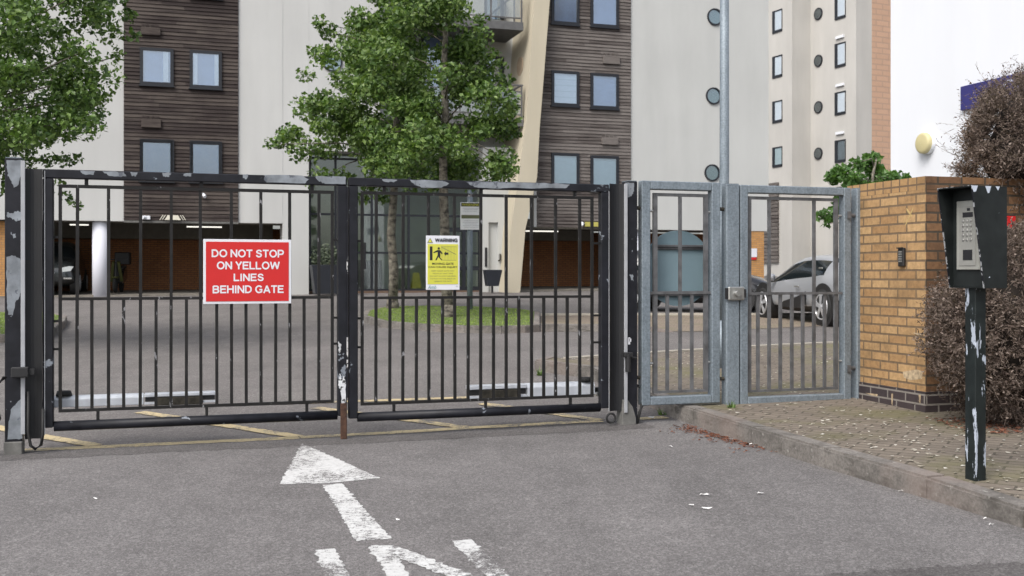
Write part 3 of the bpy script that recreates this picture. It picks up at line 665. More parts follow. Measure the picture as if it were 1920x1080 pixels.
# things about the block
def car(name, label, loc, rz, st, glass, mats, wheels, r=.34, extra=None):
    root = empty(name, loc, rz, label, 'car'); body_m, W2 = mats['body'], st['w']; zs = st.get('zs', 1)
    st = dict(st, s=[(a, b_, .2+(c-.2)*zs, .2+(d-.2)*zs, *r_) for a, b_, c, d, *r_ in st['s']])
    b = bmesh.new(); rings = []
    for (x, zl, zb_, ztp, wl, wb, wt) in st['s']:
        half = [(0, zl), (wl*.8, zl), (wl, zl+.12), (W2*.5*(wl+wb)/W2+.02, (zl+zb_)*.5), (wb, zb_), (wt+(wb-wt)*.12, zb_+(ztp-zb_)*.86), (wt*.8, ztp-.01), (0, ztp)]
        full = half+[(-y, z) for y, z in half[-2:0:-1]]; rings.append([b.verts.new((x, y, z)) for y, z in full])
    n = len(rings[0])
    for i, (P, Q) in enumerate(zip(rings, rings[1:])):
        for j in range(n):
            f = b.faces.new((P[j], P[(j+1)%n], Q[(j+1)%n], Q[j])); jj = min(j, n-1-j)
            f.material_index = 1 if (i, jj) in glass else (2 if jj <= 1 else 0); f.smooth = True
    b.faces.new(rings[0][::-1]).material_index = 0; b.faces.new(rings[-1]).material_index = 0
    bmesh.ops.recalc_face_normals(b, faces=b.faces)
    me = bpy.data.meshes.new('tmp'); b.to_mesh(me); b.free()
    for q in range(3): me.materials.append(M['trim'])
    o = bpy.data.objects.new('tmp', me); C.objects.link(o); sm = o.modifiers.new('s', 'SUBSURF'); sm.levels = 2
    dg = bpy.context.evaluated_depsgraph_get(); dg.update(); em = bpy.data.meshes.new_from_object(o.evaluated_get(dg)); C.objects.unlink(o); bpy.data.objects.remove(o)
    for idx, (nm, mt) in enumerate((('body', body_m), ('window', M['car_glass']), ('lower_trim', M['trim']))):
        bb = bmesh.new(); bb.from_mesh(em); bmesh.ops.delete(bb, geom=[f for f in bb.faces if f.material_index != idx], context='FACES')
        if not bb.faces: bb.free(); continue
        for f in bb.faces: f.smooth = True; f.material_index = 0
        m2 = bpy.data.meshes.new(nm); bb.to_mesh(m2); bb.free(); m2.materials.append(mt)
        q = bpy.data.objects.new(nm, m2); C.objects.link(q); q.parent = root
    hw = st['w']
    for wx in wheels:
        for sgn in (1, -1):
            y = sgn*(hw-.09)
            MB().tube((wx, y-sgn*.14, r+.02), (wx, sgn*(hw+.012), r+.02), r+.075, seg=28).build('wheel_arch', M['trim'], root)
            w = empty('wheel', (wx, y, r), 0, parent=root)
            ty = MB(); ty.torus((0,0,0), r-.075, .078, 'y', 32, 10).b
            t_ = MB(); t_.torus((0, 0, 0), r-.075, .078, 'y', 32, 10); t_.tube((0,-.07,0), (0,.07,0), r-.05, seg=28); t_.build('tyre', M['tyre'], w, True).location.y = sgn*.05
            rm = MB(); rm.torus((0,sgn*.125,0), r-.115, .014, 'y', 28, 6)
            for k in range(5):
                a = 2*math.pi*k/5+.3; ca, sa = math.cos(a), math.sin(a); pr = [(ca*.03-sa*.028, sgn*.135, sa*.03+ca*.028), (ca*.03+sa*.028, sgn*.135, sa*.03-ca*.028), (ca*(r-.11)+sa*.05, sgn*.125, sa*(r-.11)-ca*.05), (ca*(r-.11)-sa*.05, sgn*.125, sa*(r-.11)+ca*.05)]
                rm.prism(pr, (0, sgn*.012, 0))
            rm.tube((0,sgn*.12,0), (0,sgn*.155,0), .05, seg=12); rm.build('rim', M['rim'], w)
    if extra: extra(root)
    return root
# silver crossover, nose away from the camera
s_chr = dict(zs=.84, w=.90, s=[(-2.18,.55,.80,.95,.55,.62,.50),(-2.12,.42,.95,1.12,.80,.80,.62),(-1.75,.34,1.08,1.36,.88,.86,.60),(-1.25,.24,1.10,1.50,.89,.91,.62),(-.75,.20,1.02,1.56,.86,.87,.64),(-.10,.19,.98,1.57,.85,.86,.64),(.45,.19,.94,1.45,.86,.87,.62),(.95,.20,.93,1.12,.88,.87,.66),(1.12,.22,.93,1.02,.89,.87,.68),(1.40,.26,.89,.97,.91,.88,.62),(1.95,.30,.74,.83,.85,.80,.50),(2.16,.36,.60,.70,.62,.55,.38)])
g_chr = {(i, 4) for i in (3,4,5,6)} | {(6,5),(6,6),(2,5),(2,6),(7,5),(7,6),(1,6)} | {(6,4),(7,4)}
def chr_extra(root):
    MB().tube((.80,.90,.88), (.80,1.03,.90), .07, .085, 14).build('wing_mirror', M['car_silver'], root, True)
    MB().box(-.35, -.17, .905, .925, .70, .73, .006).box(-1.28,-1.15,.885,.91,1.05,1.08,.006).build('door_handle', M['chrome'], root)
    MB().prism([(-.55,.895,.30), (.55,.895,.30), (.30,.905,.42), (-.30,.905,.52), (-.62,.9,.62)], (0,.018,0)).build('sill_cladding', M['trim'], root)
    MB().prism([(2.0,.62,.58), (2.08,.50,.58), (1.70,.80,.68), (1.66,.84,.66)], (0,.03,.05)).build('headlight', M['lens'], root)
    MB().box(-2.16,-2.06,.55,.82,.76,.88,.02).build('tail_light', M['red'], root)
    MB().box(-2.16,-1.95,-.55,.55,1.13,1.17,.012).build('spoiler', M['trim'], root)
fw, rw = Vector((5.36, 22.3)), Vector((5.85, 19.8)); mid = (fw+rw)/2; dr_ = fw-rw
rz = math.atan2(dr_.y, dr_.x); lat = Vector((-dr_.y, dr_.x)).normalized()
mid -= lat*.80
car('parked_car', 'silver crossover car with silver alloy wheels seen behind the grey pedestrian gate', (mid.x, mid.y, gz(21)-.015), rz, s_chr, g_chr, {'body': M['car_silver']}, (1.30, -1.30), .345, chr_extra)
# black hatchback, mostly hidden behind the round sign and the silver car
s_h = dict(w=.86, s=[(-1.95,.50,.80,.95,.60,.60,.45),(-1.85,.30,.92,1.30,.80,.80,.58),(-1.2,.22,.95,1.45,.84,.84,.60),(-.3,.20,.93,1.48,.85,.85,.62),(.35,.20,.90,1.38,.85,.85,.60),(.85,.20,.88,1.0,.85,.84,.62),(1.35,.24,.80,.88,.85,.82,.55),(1.80,.30,.66,.74,.78,.74,.45),(1.95,.36,.55,.62,.58,.52,.36)])
g_h = {(i, 4) for i in (1,2,3,4)} | {(4,5),(4,6),(0,6),(0,5)}
p_ = (4.15, 24.9)
car('parked_car', 'black car with low bonnet showing at the nose of the silver car', (*p_, gz(p_[1])-.01), R(-20), s_h, g_h, {'body': M['car_black']}, (1.22, -1.22), .31, lambda r: MB().prism([(1.72,.55,.60),(1.86,.40,.60),(1.62,.66,.70)], (0,.02,.06)).build('headlight', M['lens'], r))
# dark car under the block, facing out
s_v = dict(w=.92, s=[(-2.2,.50,.95,1.2,.70,.70,.55),(-2.1,.30,1.0,1.62,.88,.88,.66),(-1.3,.24,1.02,1.70,.91,.90,.68),(-.2,.22,1.02,1.70,.91,.90,.68),(.45,.22,1.0,1.58,.91,.90,.66),(1.0,.24,.98,1.12,.91,.89,.70),(1.6,.26,.92,1.03,.91,.87,.66),(2.05,.30,.80,.92,.86,.80,.56),(2.22,.36,.62,.74,.70,.66,.46)])
g_v = {(i, 4) for i in (1,2,3,4)} | {(4,5),(4,6)}
def suv_extra(root):
    for sg in (1, -1):
        MB().prism([(2.14,sg*.44,.66), (2.06,sg*.74,.70), (1.92,sg*.82,.84), (2.00,sg*.70,.85), (2.10,sg*.50,.80)], (.06,0,.015)).build('headlight', M['lens'], root)
        MB().box(2.12,2.20,sg*.55,sg*.78,.46,.51,.01).build('fog_light', M['chrome'], root)
    m = MB()
    for i in range(3):
        for j in range(-3, 4): m.box(2.21, 2.245, j*.085-.03+.02*(i%2), j*.085+.03+.02*(i%2), .56+.07*i, .60+.07*i)
    m.build('grille', M['rim'], root); MB().box(2.225, 2.25, -.26, .26, .42, .52).build('number_plate', M['signwhite'], root)
v0 = BF.w(S(92, 1.6), 2.4)
car('parked_car', 'dark car with pale headlights parked under the block beside the white column', (v0[0], v0[1], gz(v0[1])+.04), BF.t-R(90), s_v, g_v, {'body': M['car_dark']}, (1.36, -1.36), .35, suv_extra)
# scooter next to the column
sx = BF.w(S(222, 2.0), 2.0); sco = empty('scooter', (sx[0], sx[1], gz(sx[1])+.05), BF.t-R(96), 'dark scooter with yellow-green front panels parked behind the white column', 'scooter')
for x in (.62, -.62):
    MB().torus((x,0,.26), .20, .055, 'y', 24, 8).tube((x,-.04,.26),(x,.04,.26),.10).build('wheel', M['tyre'], sco, True)
MB().prism([(-.85,-.16,.45),(-.2,-.16,.32),(.22,-.16,.30),(.22,-.16,.42),(-.12,-.16,.72),(-.8,-.16,.78)], (0,.32,0), .03).build('body', M['car_black'], sco)
MB().prism([(-.82,-.14,.79),(-.1,-.14,.74),(-.06,-.14,.84),(-.5,-.14,.88),(-.84,-.14,.90)], (0,.28,0), .03).build('seat', M['trim'], sco)
MB().prism([(.26,-.20,.36),(.40,-.20,.36),(.52,-.12,.98),(.42,-.12,1.02)], (0,.08,0)).prism([(.26,.12,.36),(.40,.12,.36),(.52,.04,.98),(.42,.04,1.02)], (0,.08,0)).box(.42,.80,-.09,.09,.47,.53,.02).build('front_panel', M['hiviz'], sco)
MB().prism([(.28,-.11,.34),(.34,-.11,.34),(.46,-.11,1.0),(.40,-.11,1.02)], (0,.22,0)).tube((.62,0,.26),(.45,0,1.06),.03).tube((.42,-.34,1.08),(.42,.34,1.08),.018).build('fork_and_handlebar', M['trim'], sco)
MB().box(-1.15,-.72,-.24,.24,.92,1.34,.03).build('top_box', M['trim'], sco)
# planters
def planter(px, py, D, w, h, label, plant=False):
    x, y, z = at(px, py, D); o = empty('planter', (x, y, z), R(17.5), label, 'planter')
    MB().prism([(-w*.38,-w*.3,0),(w*.38,-w*.3,0),(w*.5,-w*.4,h),(-w*.5,-w*.4,h)], (0,w*.7,0), .01).build('tub', M['planter'], o)
    return o
def tuft(name, parent, n, r, zc, lf, mat, sq=.8):
    V, F = [], []
    for _ in range(n):
        d = Vector((random.gauss(0,1), random.gauss(0,1), random.gauss(0,1))).normalized()*r*random.random()**.4; d.z = d.z*sq+zc
        a = Vector((random.gauss(0,1), random.gauss(0,1), random.gauss(0,1))).normalized()*lf; c = a.orthogonal().normalized()*lf*.5; k = len(V)
        V += [tuple(d-a), tuple(d+c), tuple(d+a), tuple(d-c)]; F.append((k,k+1,k+2,k+3))
    return raw(name, V, F, mat, parent)
pl = planter(612, 551, 33.9, 1.0, .92, 'large dark tub with a leafy plant at the foot of the lobby glass')
tuft('plant', pl, 420, .52, 1.18, .06, leafmat('dim_plant_leaves', [(.1,(.020,.030,.016)), (.5,(.045,.062,.035)), (.9,(.10,.12,.075))], .1, .6))
x, y, z = at(923, 549, 35.2); pl = empty('planter', (x, y, z), R(17.5), 'black tapered planter on a thin stem beside the white entrance wall', 'planter')
MB().prism([(-.19,-.14,.22),(.19,-.14,.22),(.29,-.2,.76),(-.29,-.2,.76)], (0,.34,0), .01).build('tub', M['planter'], pl); MB().tube((0,0,0),(0,0,.24),.035).build('stem', M['ink'], pl)
x, y, z = at(782, 541, 37.6); wf = empty('floor_sign', (x, y, z), R(17.5), 'small yellow folding floor sign standing inside the lobby glass', 'sign')
MB().prism([(-.17,0,0),(.17,0,0),(.11,.14,.56),(-.11,.14,.56)], (0,.02,0), .004).build('front_leaf', M['yellowplate'], wf); MB().prism([(-.17,.32,0),(.17,.32,0),(.11,.18,.56),(-.11,.18,.56)], (0,.02,0), .004).build('rear_leaf', M['yellowplate'], wf)

# ------------------------------------------------------------------ tower beyond, and the white building on the right
T = Fr(15.75, 60.0, 24.5)
tow = empty('tower_block', (T.x0, T.y0, 0), T.t, 'tall far cream tower block with small square and round windows in its stepped side', 'building')
# local: x along u, y along v (away).  side faces look towards -x
TH = 26.0
a2, b2, c2, d2 = 1.32, -3.64, 1.10, 2.3
MB().prism([(0,9,-1),(0,0,-1),(a2,0,-1),(a2,b2,-1),(a2+c2,b2,-1),(a2+c2,9,-1)], (0,0,TH+1)).build('wall', M['tower'], tow)
MB().box(a2+c2+.003, a2+c2+d2, b2-.02, 8, -1, TH).build('brick_wall', M['brick_peach'], tow)
def side_plane(x):                            # px,py on the side face at local x -> local y, z
    ux, uy = T.c, T.sn
    def f(px, py):
        k = (px-960)/FPX; X0, Y_ = T.x0+ux*x, T.y0+uy*x; t = (X0-k*Y_)/(T.sn+k*T.c); D = Y_+T.c*t
        return t, CAMH-(py-HZ)/FPX*D
    return f
def side_window(f, x, px0, px1, py0, py1, blind):
    y1, z1 = f(px0, py0); y0, z0 = f(px1, py1); t = .08
    m = MB(); m.box(x-.03, x+.05, y0, y0+t*.5, z0, z1).box(x-.05, x+.05, y1-.20, y1, z0, z1).box(x-.03, x+.05, y0+t*.5, y1-.20, z1-t, z1).box(x-.05, x+.05, y0+t*.5, y1-.20, z0, z0+.14)
    w = m.build('window', M['darkgrey'], tow); MB().box(x-.022, x-.016, y0+t, y1-t, z0+t, z1-t).build('pane', M['pane_clear'], w); MB().box(x-.010, x-.004, y0+t, y1-t, z0+t, z1-t).build('blind', M[blind], w)
fA, fB = side_plane(0), side_plane(a2)
for (y0, y1), b in zip(((-62,-28),(22,58),(107,143),(191,228),(277,312)), ('room','blind_white','blind_white','blind_white','blind_green')): side_window(fA, 0, 1449, 1467, y0, y1, b)
for (y0, y1), b in zip(((-8,32),(83,123),(174,213),(264,303)), ('blind_white','blind_white','blind_white','room_dark')): side_window(fB, a2, 1566, 1586, y0, y1, b)
for py in (26, 114, 201, 288):
    y, z = fB(1535, py); w = MB().tube((a2-.06, y, z), (a2+.02, y, z), .34, seg=24).build('porthole_window', M['darkgrey'], tow)
    MB().tube((a2-.064, y, z), (a2-.061, y, z), .27, seg=24).build('pane', M['pane_dim'], w)
for py in (70, 160, 250):
    y, z = fB(1576, py); MB().box(a2-.10, a2, y-.3, y+.3, z-.05, z+.08).build('vent_hood', M['white'], tow)
y1, z1 = fA(1436, 350); y0, z0 = fA(1461, 492); m = MB(); z = z0
while z < z1: m.box(-.12, -.02, y0, y1+1.5, z, z+.17); z += .21
m.build('timber_panel', M['timber_grey'], tow)
y0, z0 = fB(1560, 347); MB().box(-.14, -.003, .1, 9, z0-.15, z0).box(a2-.14, a2-.003, b2+.02, -.02, z0-.15, z0).build('ledge', M['tower'], tow)

WV = R(17.5); vx, vy = -math.sin(WV), math.cos(WV)
wb0 = Vector((6.24, 16.0))
wb = empty('white_building', (wb0.x, wb0.y, 0), WV, 'smooth white painted building with a dark blue sign behind the brick wall', 'building')
def wplane(px, py):
    k = (px-960)/FPX; t = (wb0.x-k*wb0.y)/(math.sin(WV)+k*math.cos(WV)); return t, CAMH-(py-HZ)/FPX*(wb0.y+math.cos(WV)*t)
tE = wplane(1670, 300)[0]
MB().box(0, 7, -6.5, tE, -.2, 7.5).build('wall', M['white_wall'], wb); MB().box(-.12, 7.1, -6.6, tE+.1, 7.503, 7.8).build('roof_edge', M['white_wall'], wb)
t0, z0 = wplane(1741, 269)
lm = empty('wall_lamp', (wb0.x+vx*t0, wb0.y+vy*t0, z0), WV, 'round cream bulkhead lamp on the white wall', 'lamp')
MB().tube((-.06,0,0),(-.002,0,0), .165, seg=32).build('base', M['white'], lm)
m = MB()
for (x0, r0_), (x1, r1_) in zip(((-.06,.155),(-.11,.155),(-.126,.145),(-.134,.120)), ((-.11,.155),(-.126,.145),(-.134,.120),(-.138,.002))): m.tube((x0,0,0), (x1,0,0), r0_, r1_, 32, cap=False)
m.build('diffuser', M['cream_plastic'], lm, True)
t1, zt1 = wplane(1806, 163); _, zb1 = wplane(1806, 208)
bs = empty('wall_sign', (wb0.x+vx*t1, wb0.y+vy*t1, zb1), WV, 'dark blue sign board on the white wall half hidden by the dead bush', 'sign')
MB().box(-.05, -.002, -3.2, 0, 0, zt1-zb1, .004).build('board', M['blue'], bs)
m = MB(); hh = zt1-zb1; cy, cz, rr = -.95, hh*.47, hh*.36
for i in range(18):
    a, b = R(60+i*240/18), R(60+(i+1)*240/18)
    m.prism([(-.056, cy-r*math.cos(t), cz+r*math.sin(t)) for r, t in ((rr,a),(rr,b),(rr*.74,b),(rr*.74,a))], (.004,0,0))
m.build('lettering', M['bluepale'], bs)

# ------------------------------------------------------------------ trees
def crown(name, n_clumps, poly, D, depth, rng, per, leaf, mat, root, seed, flat=.75, edge_extra=()):
    rnd = random.Random(seed); xs, ys = [p[0] for p in poly], [p[1] for p in poly]; cl = []
    while len(cl) < n_clumps:
        px, py = rnd.uniform(min(xs), max(xs)), rnd.uniform(min(ys), max(ys))
        if not in_poly(px, py, poly): continue
        cx = (min(xs)+max(xs))/2; e = max(.15, 1-((px-cx)/((max(xs)-min(xs))/2))**2)**.5
        cl.append((px, py, D+rnd.uniform(-1,1)*depth*e, rnd.uniform(*rng)))
    for q in edge_extra: cl.append((q[0], q[1], D+rnd.uniform(-.3,.3)*depth, q[2]))
    V, F, cen = [], [], []
    o0 = root.location
    for px, py, d, r in cl:
        c = Vector(at(px, py, d))-o0; cen.append((c, r))
        for _ in range(int(per*(r/rng[1])**2)):
            q = Vector((rnd.gauss(0,1), rnd.gauss(0,1), rnd.gauss(0,1))).normalized()*r*rnd.random()**.45; q.z *= flat
            p = c+q; L = leaf*rnd.uniform(.45,1.6)
            nrm = Vector((rnd.gauss(0,.75), rnd.gauss(0,.75)-.15, rnd.gauss(.55,.6))).normalized(); a = nrm.orthogonal().normalized(); a.rotate(Matrix.Rotation(rnd.uniform(0,6.28), 3, nrm)); b = nrm.cross(a)
            k = len(V)
            V += [tuple(p-a*L*.5), tuple(p-a*L*.05+b*L*.33+nrm*L*.08), tuple(p+a*L*.5), tuple(p-a*L*.05-b*L*.33+nrm*L*.08)]; F.append((k,k+1,k+2,k+3))
    return raw(name, V, F, mat, root), cen
def tree(label, px, py, D, r0, top_py, poly, depth, n, rng, per, leaf, mat, seed, limb0=.35, lean=0, group=None, extra=(), wob=.06):
    g = at(px, py, D); root = empty('tree', (g[0], g[1], gz(D)+(.1 if group else 0)), 0, label, 'tree', group)
    rnd = random.Random(seed+1); cr, cen = crown('crown', n, poly, D, depth, rng, per, leaf, mat, root, seed, edge_extra=extra)
    H = at(px, top_py, D)[2]-root.location.z; m = MB(); K = 10
    tr = [Vector((lean*i/K+rnd.uniform(-wob,wob)*(i > 0), rnd.uniform(-wob,wob)*(i > 0), H*i/K-.05*(i == 0))) for i in range(K+1)]
    m.path([tr[0]-Vector((0,0,0))]+tr[1:], r0, 10, r0*.25)
    m.tube((0,0,-.05), (0,0,.25), r0*1.5, r0*1.02, 10)
    for c, r in rnd.sample(cen, min(len(cen), 34)):
        h = min(max(limb0, (c.z-.35*Vector((c.x,c.y)).length)/H), .95); i = h*K; a = tr[int(i)].lerp(tr[min(int(i)+1,K)], i-int(i))
        midp = a.lerp(c, .5)+Vector((rnd.uniform(-.1,.1), rnd.uniform(-.1,.1), .12)); m.path([a, a.lerp(midp,.5)+Vector((0,0,.05)), midp, c], r0*.30*(1.1-h), 5, .008)
    m.build('trunk', M['bark'], root, True)
    return root
polyA = [(515,262),(575,222),(585,150),(578,135),(612,100),(602,48),(650,68),(700,5),(705,-80),(790,-80),(790,322),(590,318),(560,275)]
tree('slim street tree with mottled trunk on the grass island, left of the pair', 736, 588, 23.8, .115, -120, polyA, 1.9, 104, (.24,.50), 380, .096, M['leaf'], 11, .42, .15, 'street trees on the grass island',
     extra=((512,270,.22),(530,262,.28),(548,250,.3),(600,42,.22),(618,60,.28),(573,140,.24),(590,95,.2),(600,330,.3),(580,345,.16),(640,330,.3),(700,345,.35),(720,372,.25),(680,372,.2),(655,395,.15)))
polyB = [(715,-80),(885,-80),(912,40),(898,95),(928,135),(938,200),(955,235),(945,318),(905,330),(720,328),(690,220),(690,60)]
tree('slim street tree with mottled trunk on the grass island, right of the pair', 841, 606, 20.6, .115, -160, polyB, 1.7, 108, (.22,.44), 400, .086, M['leaf'], 23, .44, -.16, 'street trees on the grass island',
     extra=((958,240,.2),(968,250,.14),(945,150,.2),(950,322,.2),(930,330,.24),(960,200,.16),(880,345,.2),(812,345,.3),(770,345,.25),(925,100,.15)))
polyL = [(-330,-120),(205,-120),(228,20),(235,75),(205,120),(188,168),(165,205),(158,255),(110,262),(60,275),(0,285),(-330,330)]
tree('leafy dark green tree leaning in over the left gate post', -180, 640, 15.0, .15, -200, polyL, 1.9, 230, (.18,.38), 330, .068, M['leaf_dark'], 37, .45, 0,
     extra=((248,68,.13),(240,30,.16),(222,105,.14),(192,185,.14),(178,225,.14),(120,300,.16),(90,300,.15),(140,295,.13),(60,300,.18),(20,320,.22),(110,345,.10),(125,368,.10),(140,380,.09),(150,388,.07),(95,360,.07),(10,350,.25),(-10,300,.3)))
polyS = [(1565,330),(1590,305),(1630,298),(1680,310),(1700,350),(1650,370),(1590,345)]
tree('small bright green tree behind the brick wall', 1640, 640, 15.2, .06, 290, polyS, .5, 18, (.13,.22), 190, .075, M['leaf_bright'], 51, .5, 0,
     extra=((1558,335,.12),(1575,320,.14),(1600,308,.13),(1635,296,.13),(1556,402,.16),(1540,405,.09),(1572,390,.14),(1582,375,.14),(1550,418,.08)))

# ------------------------------------------------------------------ signs on a pole behind the gate
x, y = gpt(881, 590); sp = empty('warning_post', (x, y, gz(y)), R(12), 'small white warning sign on a slim grey post behind the right gate leaf', 'sign')
Ds = y; hz_ = lambda py: CAMH-(py-HZ)/FPX*Ds-gz(y)
MB().tube((0,0,-.02), (0,0,hz_(342)), .062, seg=14).build('post', M['galv'], sp, True)
w0, w1 = (862-881)/FPX*Ds, (901-881)/FPX*Ds
plt = MB().box(w0, w1, -.085, -.07, hz_(431), hz_(380), .003).build('sign_plate', plain('bright_sign_face', (.86,.87,.90), .5, 0, .03), sp)
MB().box(w0+.015, w1-.015, -.0885, -.0855, hz_(387.5), hz_(381)).build('warning_band', M['ink'], plt)
text('WARNING', 'lettering', M['signyellow'], plt, w0+.03, w1-.03, hz_(386.8), hz_(382), -.090, .01)
MB().box(w0+.02, w1-.02, -.0885, -.0855, hz_(410), hz_(403.5)).build('notice_band', M['inkgrey'], plt)
m = MB()
for k, py in enumerate((391,393,396,414,417,420,423,426)):
    m.box(w0+.05+.03*(k%2), w1-.05-.02*(k%3), -.0875, -.0855, hz_(py+.7), hz_(py))
m.build('small_print', plain('pale_ink', (.50,.51,.56), .6), plt)

# ------------------------------------------------------------------ the black vehicle gates
def g_empty(name, s, n, z, label, cat, group=None):
    w = G.w(s, n); return empty(name, (w[0], w[1], z), G.t, label, cat, group)
GS = lambda px, n=0: G.s(px, n)
def gate_leaf(label, s_left, s_right, hinge, top, bot, sub, bars, up_first, up_bars):
    s0 = s_left if hinge == 'L' else s_right
    root = g_empty('gate_leaf', s0, 0, 0, label, 'gate', None); o = -s0; e = .0
    tz1, tz0 = top; w = .066
    MB().box(s_left+o, s_right+o, -.035, .035, tz0, tz1, .005).build('top_rail', M['black_rail'], root)
    MB().box(s_left+o, s_left+o+w, -.035, .035, bot-.005, tz0-.002, .005).build('stile', M['black'], root)
    MB().box(s_right+o-w, s_right+o, -.035, .035, bot-.005, tz0-.002, .005).build('stile', M['black'], root)
    MB().tube((s_left+o+w+.002, 0, bot), (s_right+o-w-.002, 0, bot), .034, seg=18).build('bottom_rail', M['black'], root, True)
    st, smd, sb = sub; a, c = bars[0]+o, bars[1]+o; n = 18; bw = .0105
    MB().box(a-bw, c+bw, -.011, .011, st-.011, st+.011).build('panel_rail', M['black_bar'], root)
    MB().box(a+bw+.001, c-bw-.001, -.0125, .0125, smd-.010, smd+.010).build('mid_rail', M['black_bar'], root)
    MB().box(a-bw, c+bw, -.011, .011, sb-.010, sb+.010).build('panel_rail', M['black_bar'], root)
    full = MB().box(-bw, bw, -bw, bw, sb+.0105, st-.0115).build('bar', M['black_bar'], root); half = MB().box(-bw, bw, -bw, bw, sb+.0105, smd-.0105).build('bar', M['black_bar'], root)
    full.location.x, half.location.x = a, a+(c-a)*(up_first+.0)/n if False else a
    first = True; hf = True
    for k in range(n+1):
        x = a+(c-a)*k/n+random.uniform(-.004,.004)*(0 < k < n)
        if k in up_bars:
            if first: ob = full; first = False
            else: ob = full.copy(); C.objects.link(ob); ob.parent = root
        else:
            if hf: ob = half; hf = False
            else: ob = half.copy(); C.objects.link(ob); ob.parent = root
        ob.location = (x, 0, 0); ob.rotation_euler = (random.uniform(-.003,.003), random.uniform(-.0035,.0035)*(0 < k < n), 0)
    def tie(*q): MB().box(*q).build('tie_bar', M['black_bar'], root)
    for z in (sb+.42, smd-.15, smd+.42):      # short ties from the barred panel to the stiles
        tie(s_left+o+w+.001, a-bw-.001, -.008, .008, z-.008, z+.008); tie(c+bw+.001, s_right+o-w-.001, -.008, .008, z-.008, z+.008)
    for f in (.09, .5, .92): tie(a+(c-a)*f-.012, a+(c-a)*f+.012, -.010, .010, st+.012, tz0-.001)
    for f in (.13, .52, .9): tie(a+(c-a)*f-.010, a+(c-a)*f+.010, -.010, .010, bot+.034, sb-.011)
    return root
ev = {0,1,3,5,7,9,11,13,15,17,18}
L0, L1 = GS(81), GS(649.5); R0, R1 = GS(653), GS(1139)
gL = gate_leaf('left leaf of the black barred vehicle gate, with the rusty drop bolt', L0, L1, 'L', (1.912, 1.852), .172, (1.802, 1.035, .275), (GS(113), GS(623)), 0, ev)
gR = gate_leaf('right leaf of the black barred vehicle gate with a flaking top rail', R0, R1, 'R', (1.912, 1.852), .150, (1.805, 1.028, .245), (GS(679), GS(1110)), 0, ev)
# drop bolt at the meeting stile: flaked housing and rusty leg down to the road
x = L1-L0-.02
MB().box(x-.030, x+.016, -.058, -.036, .0, .262, .004).build('drop_bolt', M['rust'], gL)
MB().box(x+.016, x+.026, -.040, -.036, .30, 1.84).build('meeting_strip', flaking('white_edge_paint', .57, (1,1,.5), 9, under=(.55,.55,.54)), gL)
MB().box(L0-L0+.012, L0-L0+.016, -.041, -.036, .12, 1.90).build('edge_strip', M['alu'], gL)
MB().box(R1-R1-.005, R1-R1-.001, -.041, -.036, .12, 1.86).build('edge_strip', M['alu'], gR)
# gate posts with their rubber guards and strips
def gate_post(label, px0, px1, top_py, guard, strip, foot):
    a, c = GS(px0), GS(px1); s0 = (a+c)/2; h = G.z((px0+px1)/2, top_py); root = g_empty('gate_post', s0, 0, 0, label, 'gate post'); o = -s0
    MB().box(a+o, c+o, -.055, .065, -.05, h, .006).build('post', M['black_post'], root)
    MB().box(a+o+.004, c+o-.004, -.051, .061, h+.001, h+.006).build('cap', M['galv'], root)
    g0, g1 = GS(guard[0]), GS(guard[1]); m = MB(); n = 6; zt_, zb_ = G.z(guard[0], guard[2]), G.z(guard[0], guard[3])
    pts = [(g0+o+(g1-g0)*i/n, -.048+.022*math.sin(math.pi*i/n)) for i in range(n+1)]
    m.prism([(x, y, zb_) for x, y in pts]+[(x, y+.012, zb_) for x, y in pts[::-1]], (0,0,zt_-zb_)); m.build('hinge_guard', M['guard'], root)
    q0, q1 = GS(strip[0]), GS(strip[1]); MB().box(q0+o, q1+o, -.072, -.056, G.z(strip[0], strip[3]), G.z(strip[0], strip[2]), .002).build('guard_strip', M['alu'], root)
    return root, o, h
pL, o, h = gate_post('left black gate post with large flakes of bare grey metal and a white strip', 11, 43, 298, (48, 81, 317, 822), (41.5, 49.5, 303, 812), None)
MB().box(GS(11)+o-.006, GS(43)+o+.004, -.062, .070, -.04, G.z(27,826), .006).build('foot', M['concrete'], pL)
MB().box(GS(25)+o, GS(58)+o, -.125, -.074, G.z(40,705), G.z(40,686), .006).box(GS(56)+o, GS(68)+o, -.105, -.09, G.z(60,700), G.z(60,689)).build('hinge_bracket', M['trim'], pL)
sc0 = GS(69)+o; m = MB(); m.path([(sc0-.045,-.06,.42),(sc0-.045,-.07,.15),(sc0-.03,-.075,.06),(sc0+.0,-.078,.035),(sc0+.035,-.075,.06),(sc0+.045,-.07,.13),(sc0+.045,-.06,.30)], .010, 8); m.build('loop_cable', M['rubber'], pL, True)
sc0 = GS(0)+o; m = MB()
for d in (0,.02,.045): m.path([(sc0+.03+d*.3,-.05,.52),(sc0-.03-d,-.07,.42),(sc0+.01-d,-.09,.25),(sc0-.045+d,-.08,.12),(sc0-.01,-.07,.02)], .010, 7)
m.build('loose_cable', M['rubber'], pL, True)
pR, o, h = gate_post('right black gate post beside the grey fence panel, bare metal at its foot', 1171, 1190, 341, (1139.5, 1167, 345, 770), (1164.5, 1170, 346, 772), None)
MB().prism([(GS(1160)+o,-.060,-.04),(GS(1188)+o,-.060,-.04),(GS(1187)+o,-.060,.06),(GS(1181)+o,-.060,.15),(GS(1172)+o,-.060,.205),(GS(1163)+o,-.060,.21)], (0,.118,0), .004).build('foot', M['concrete'], pR)
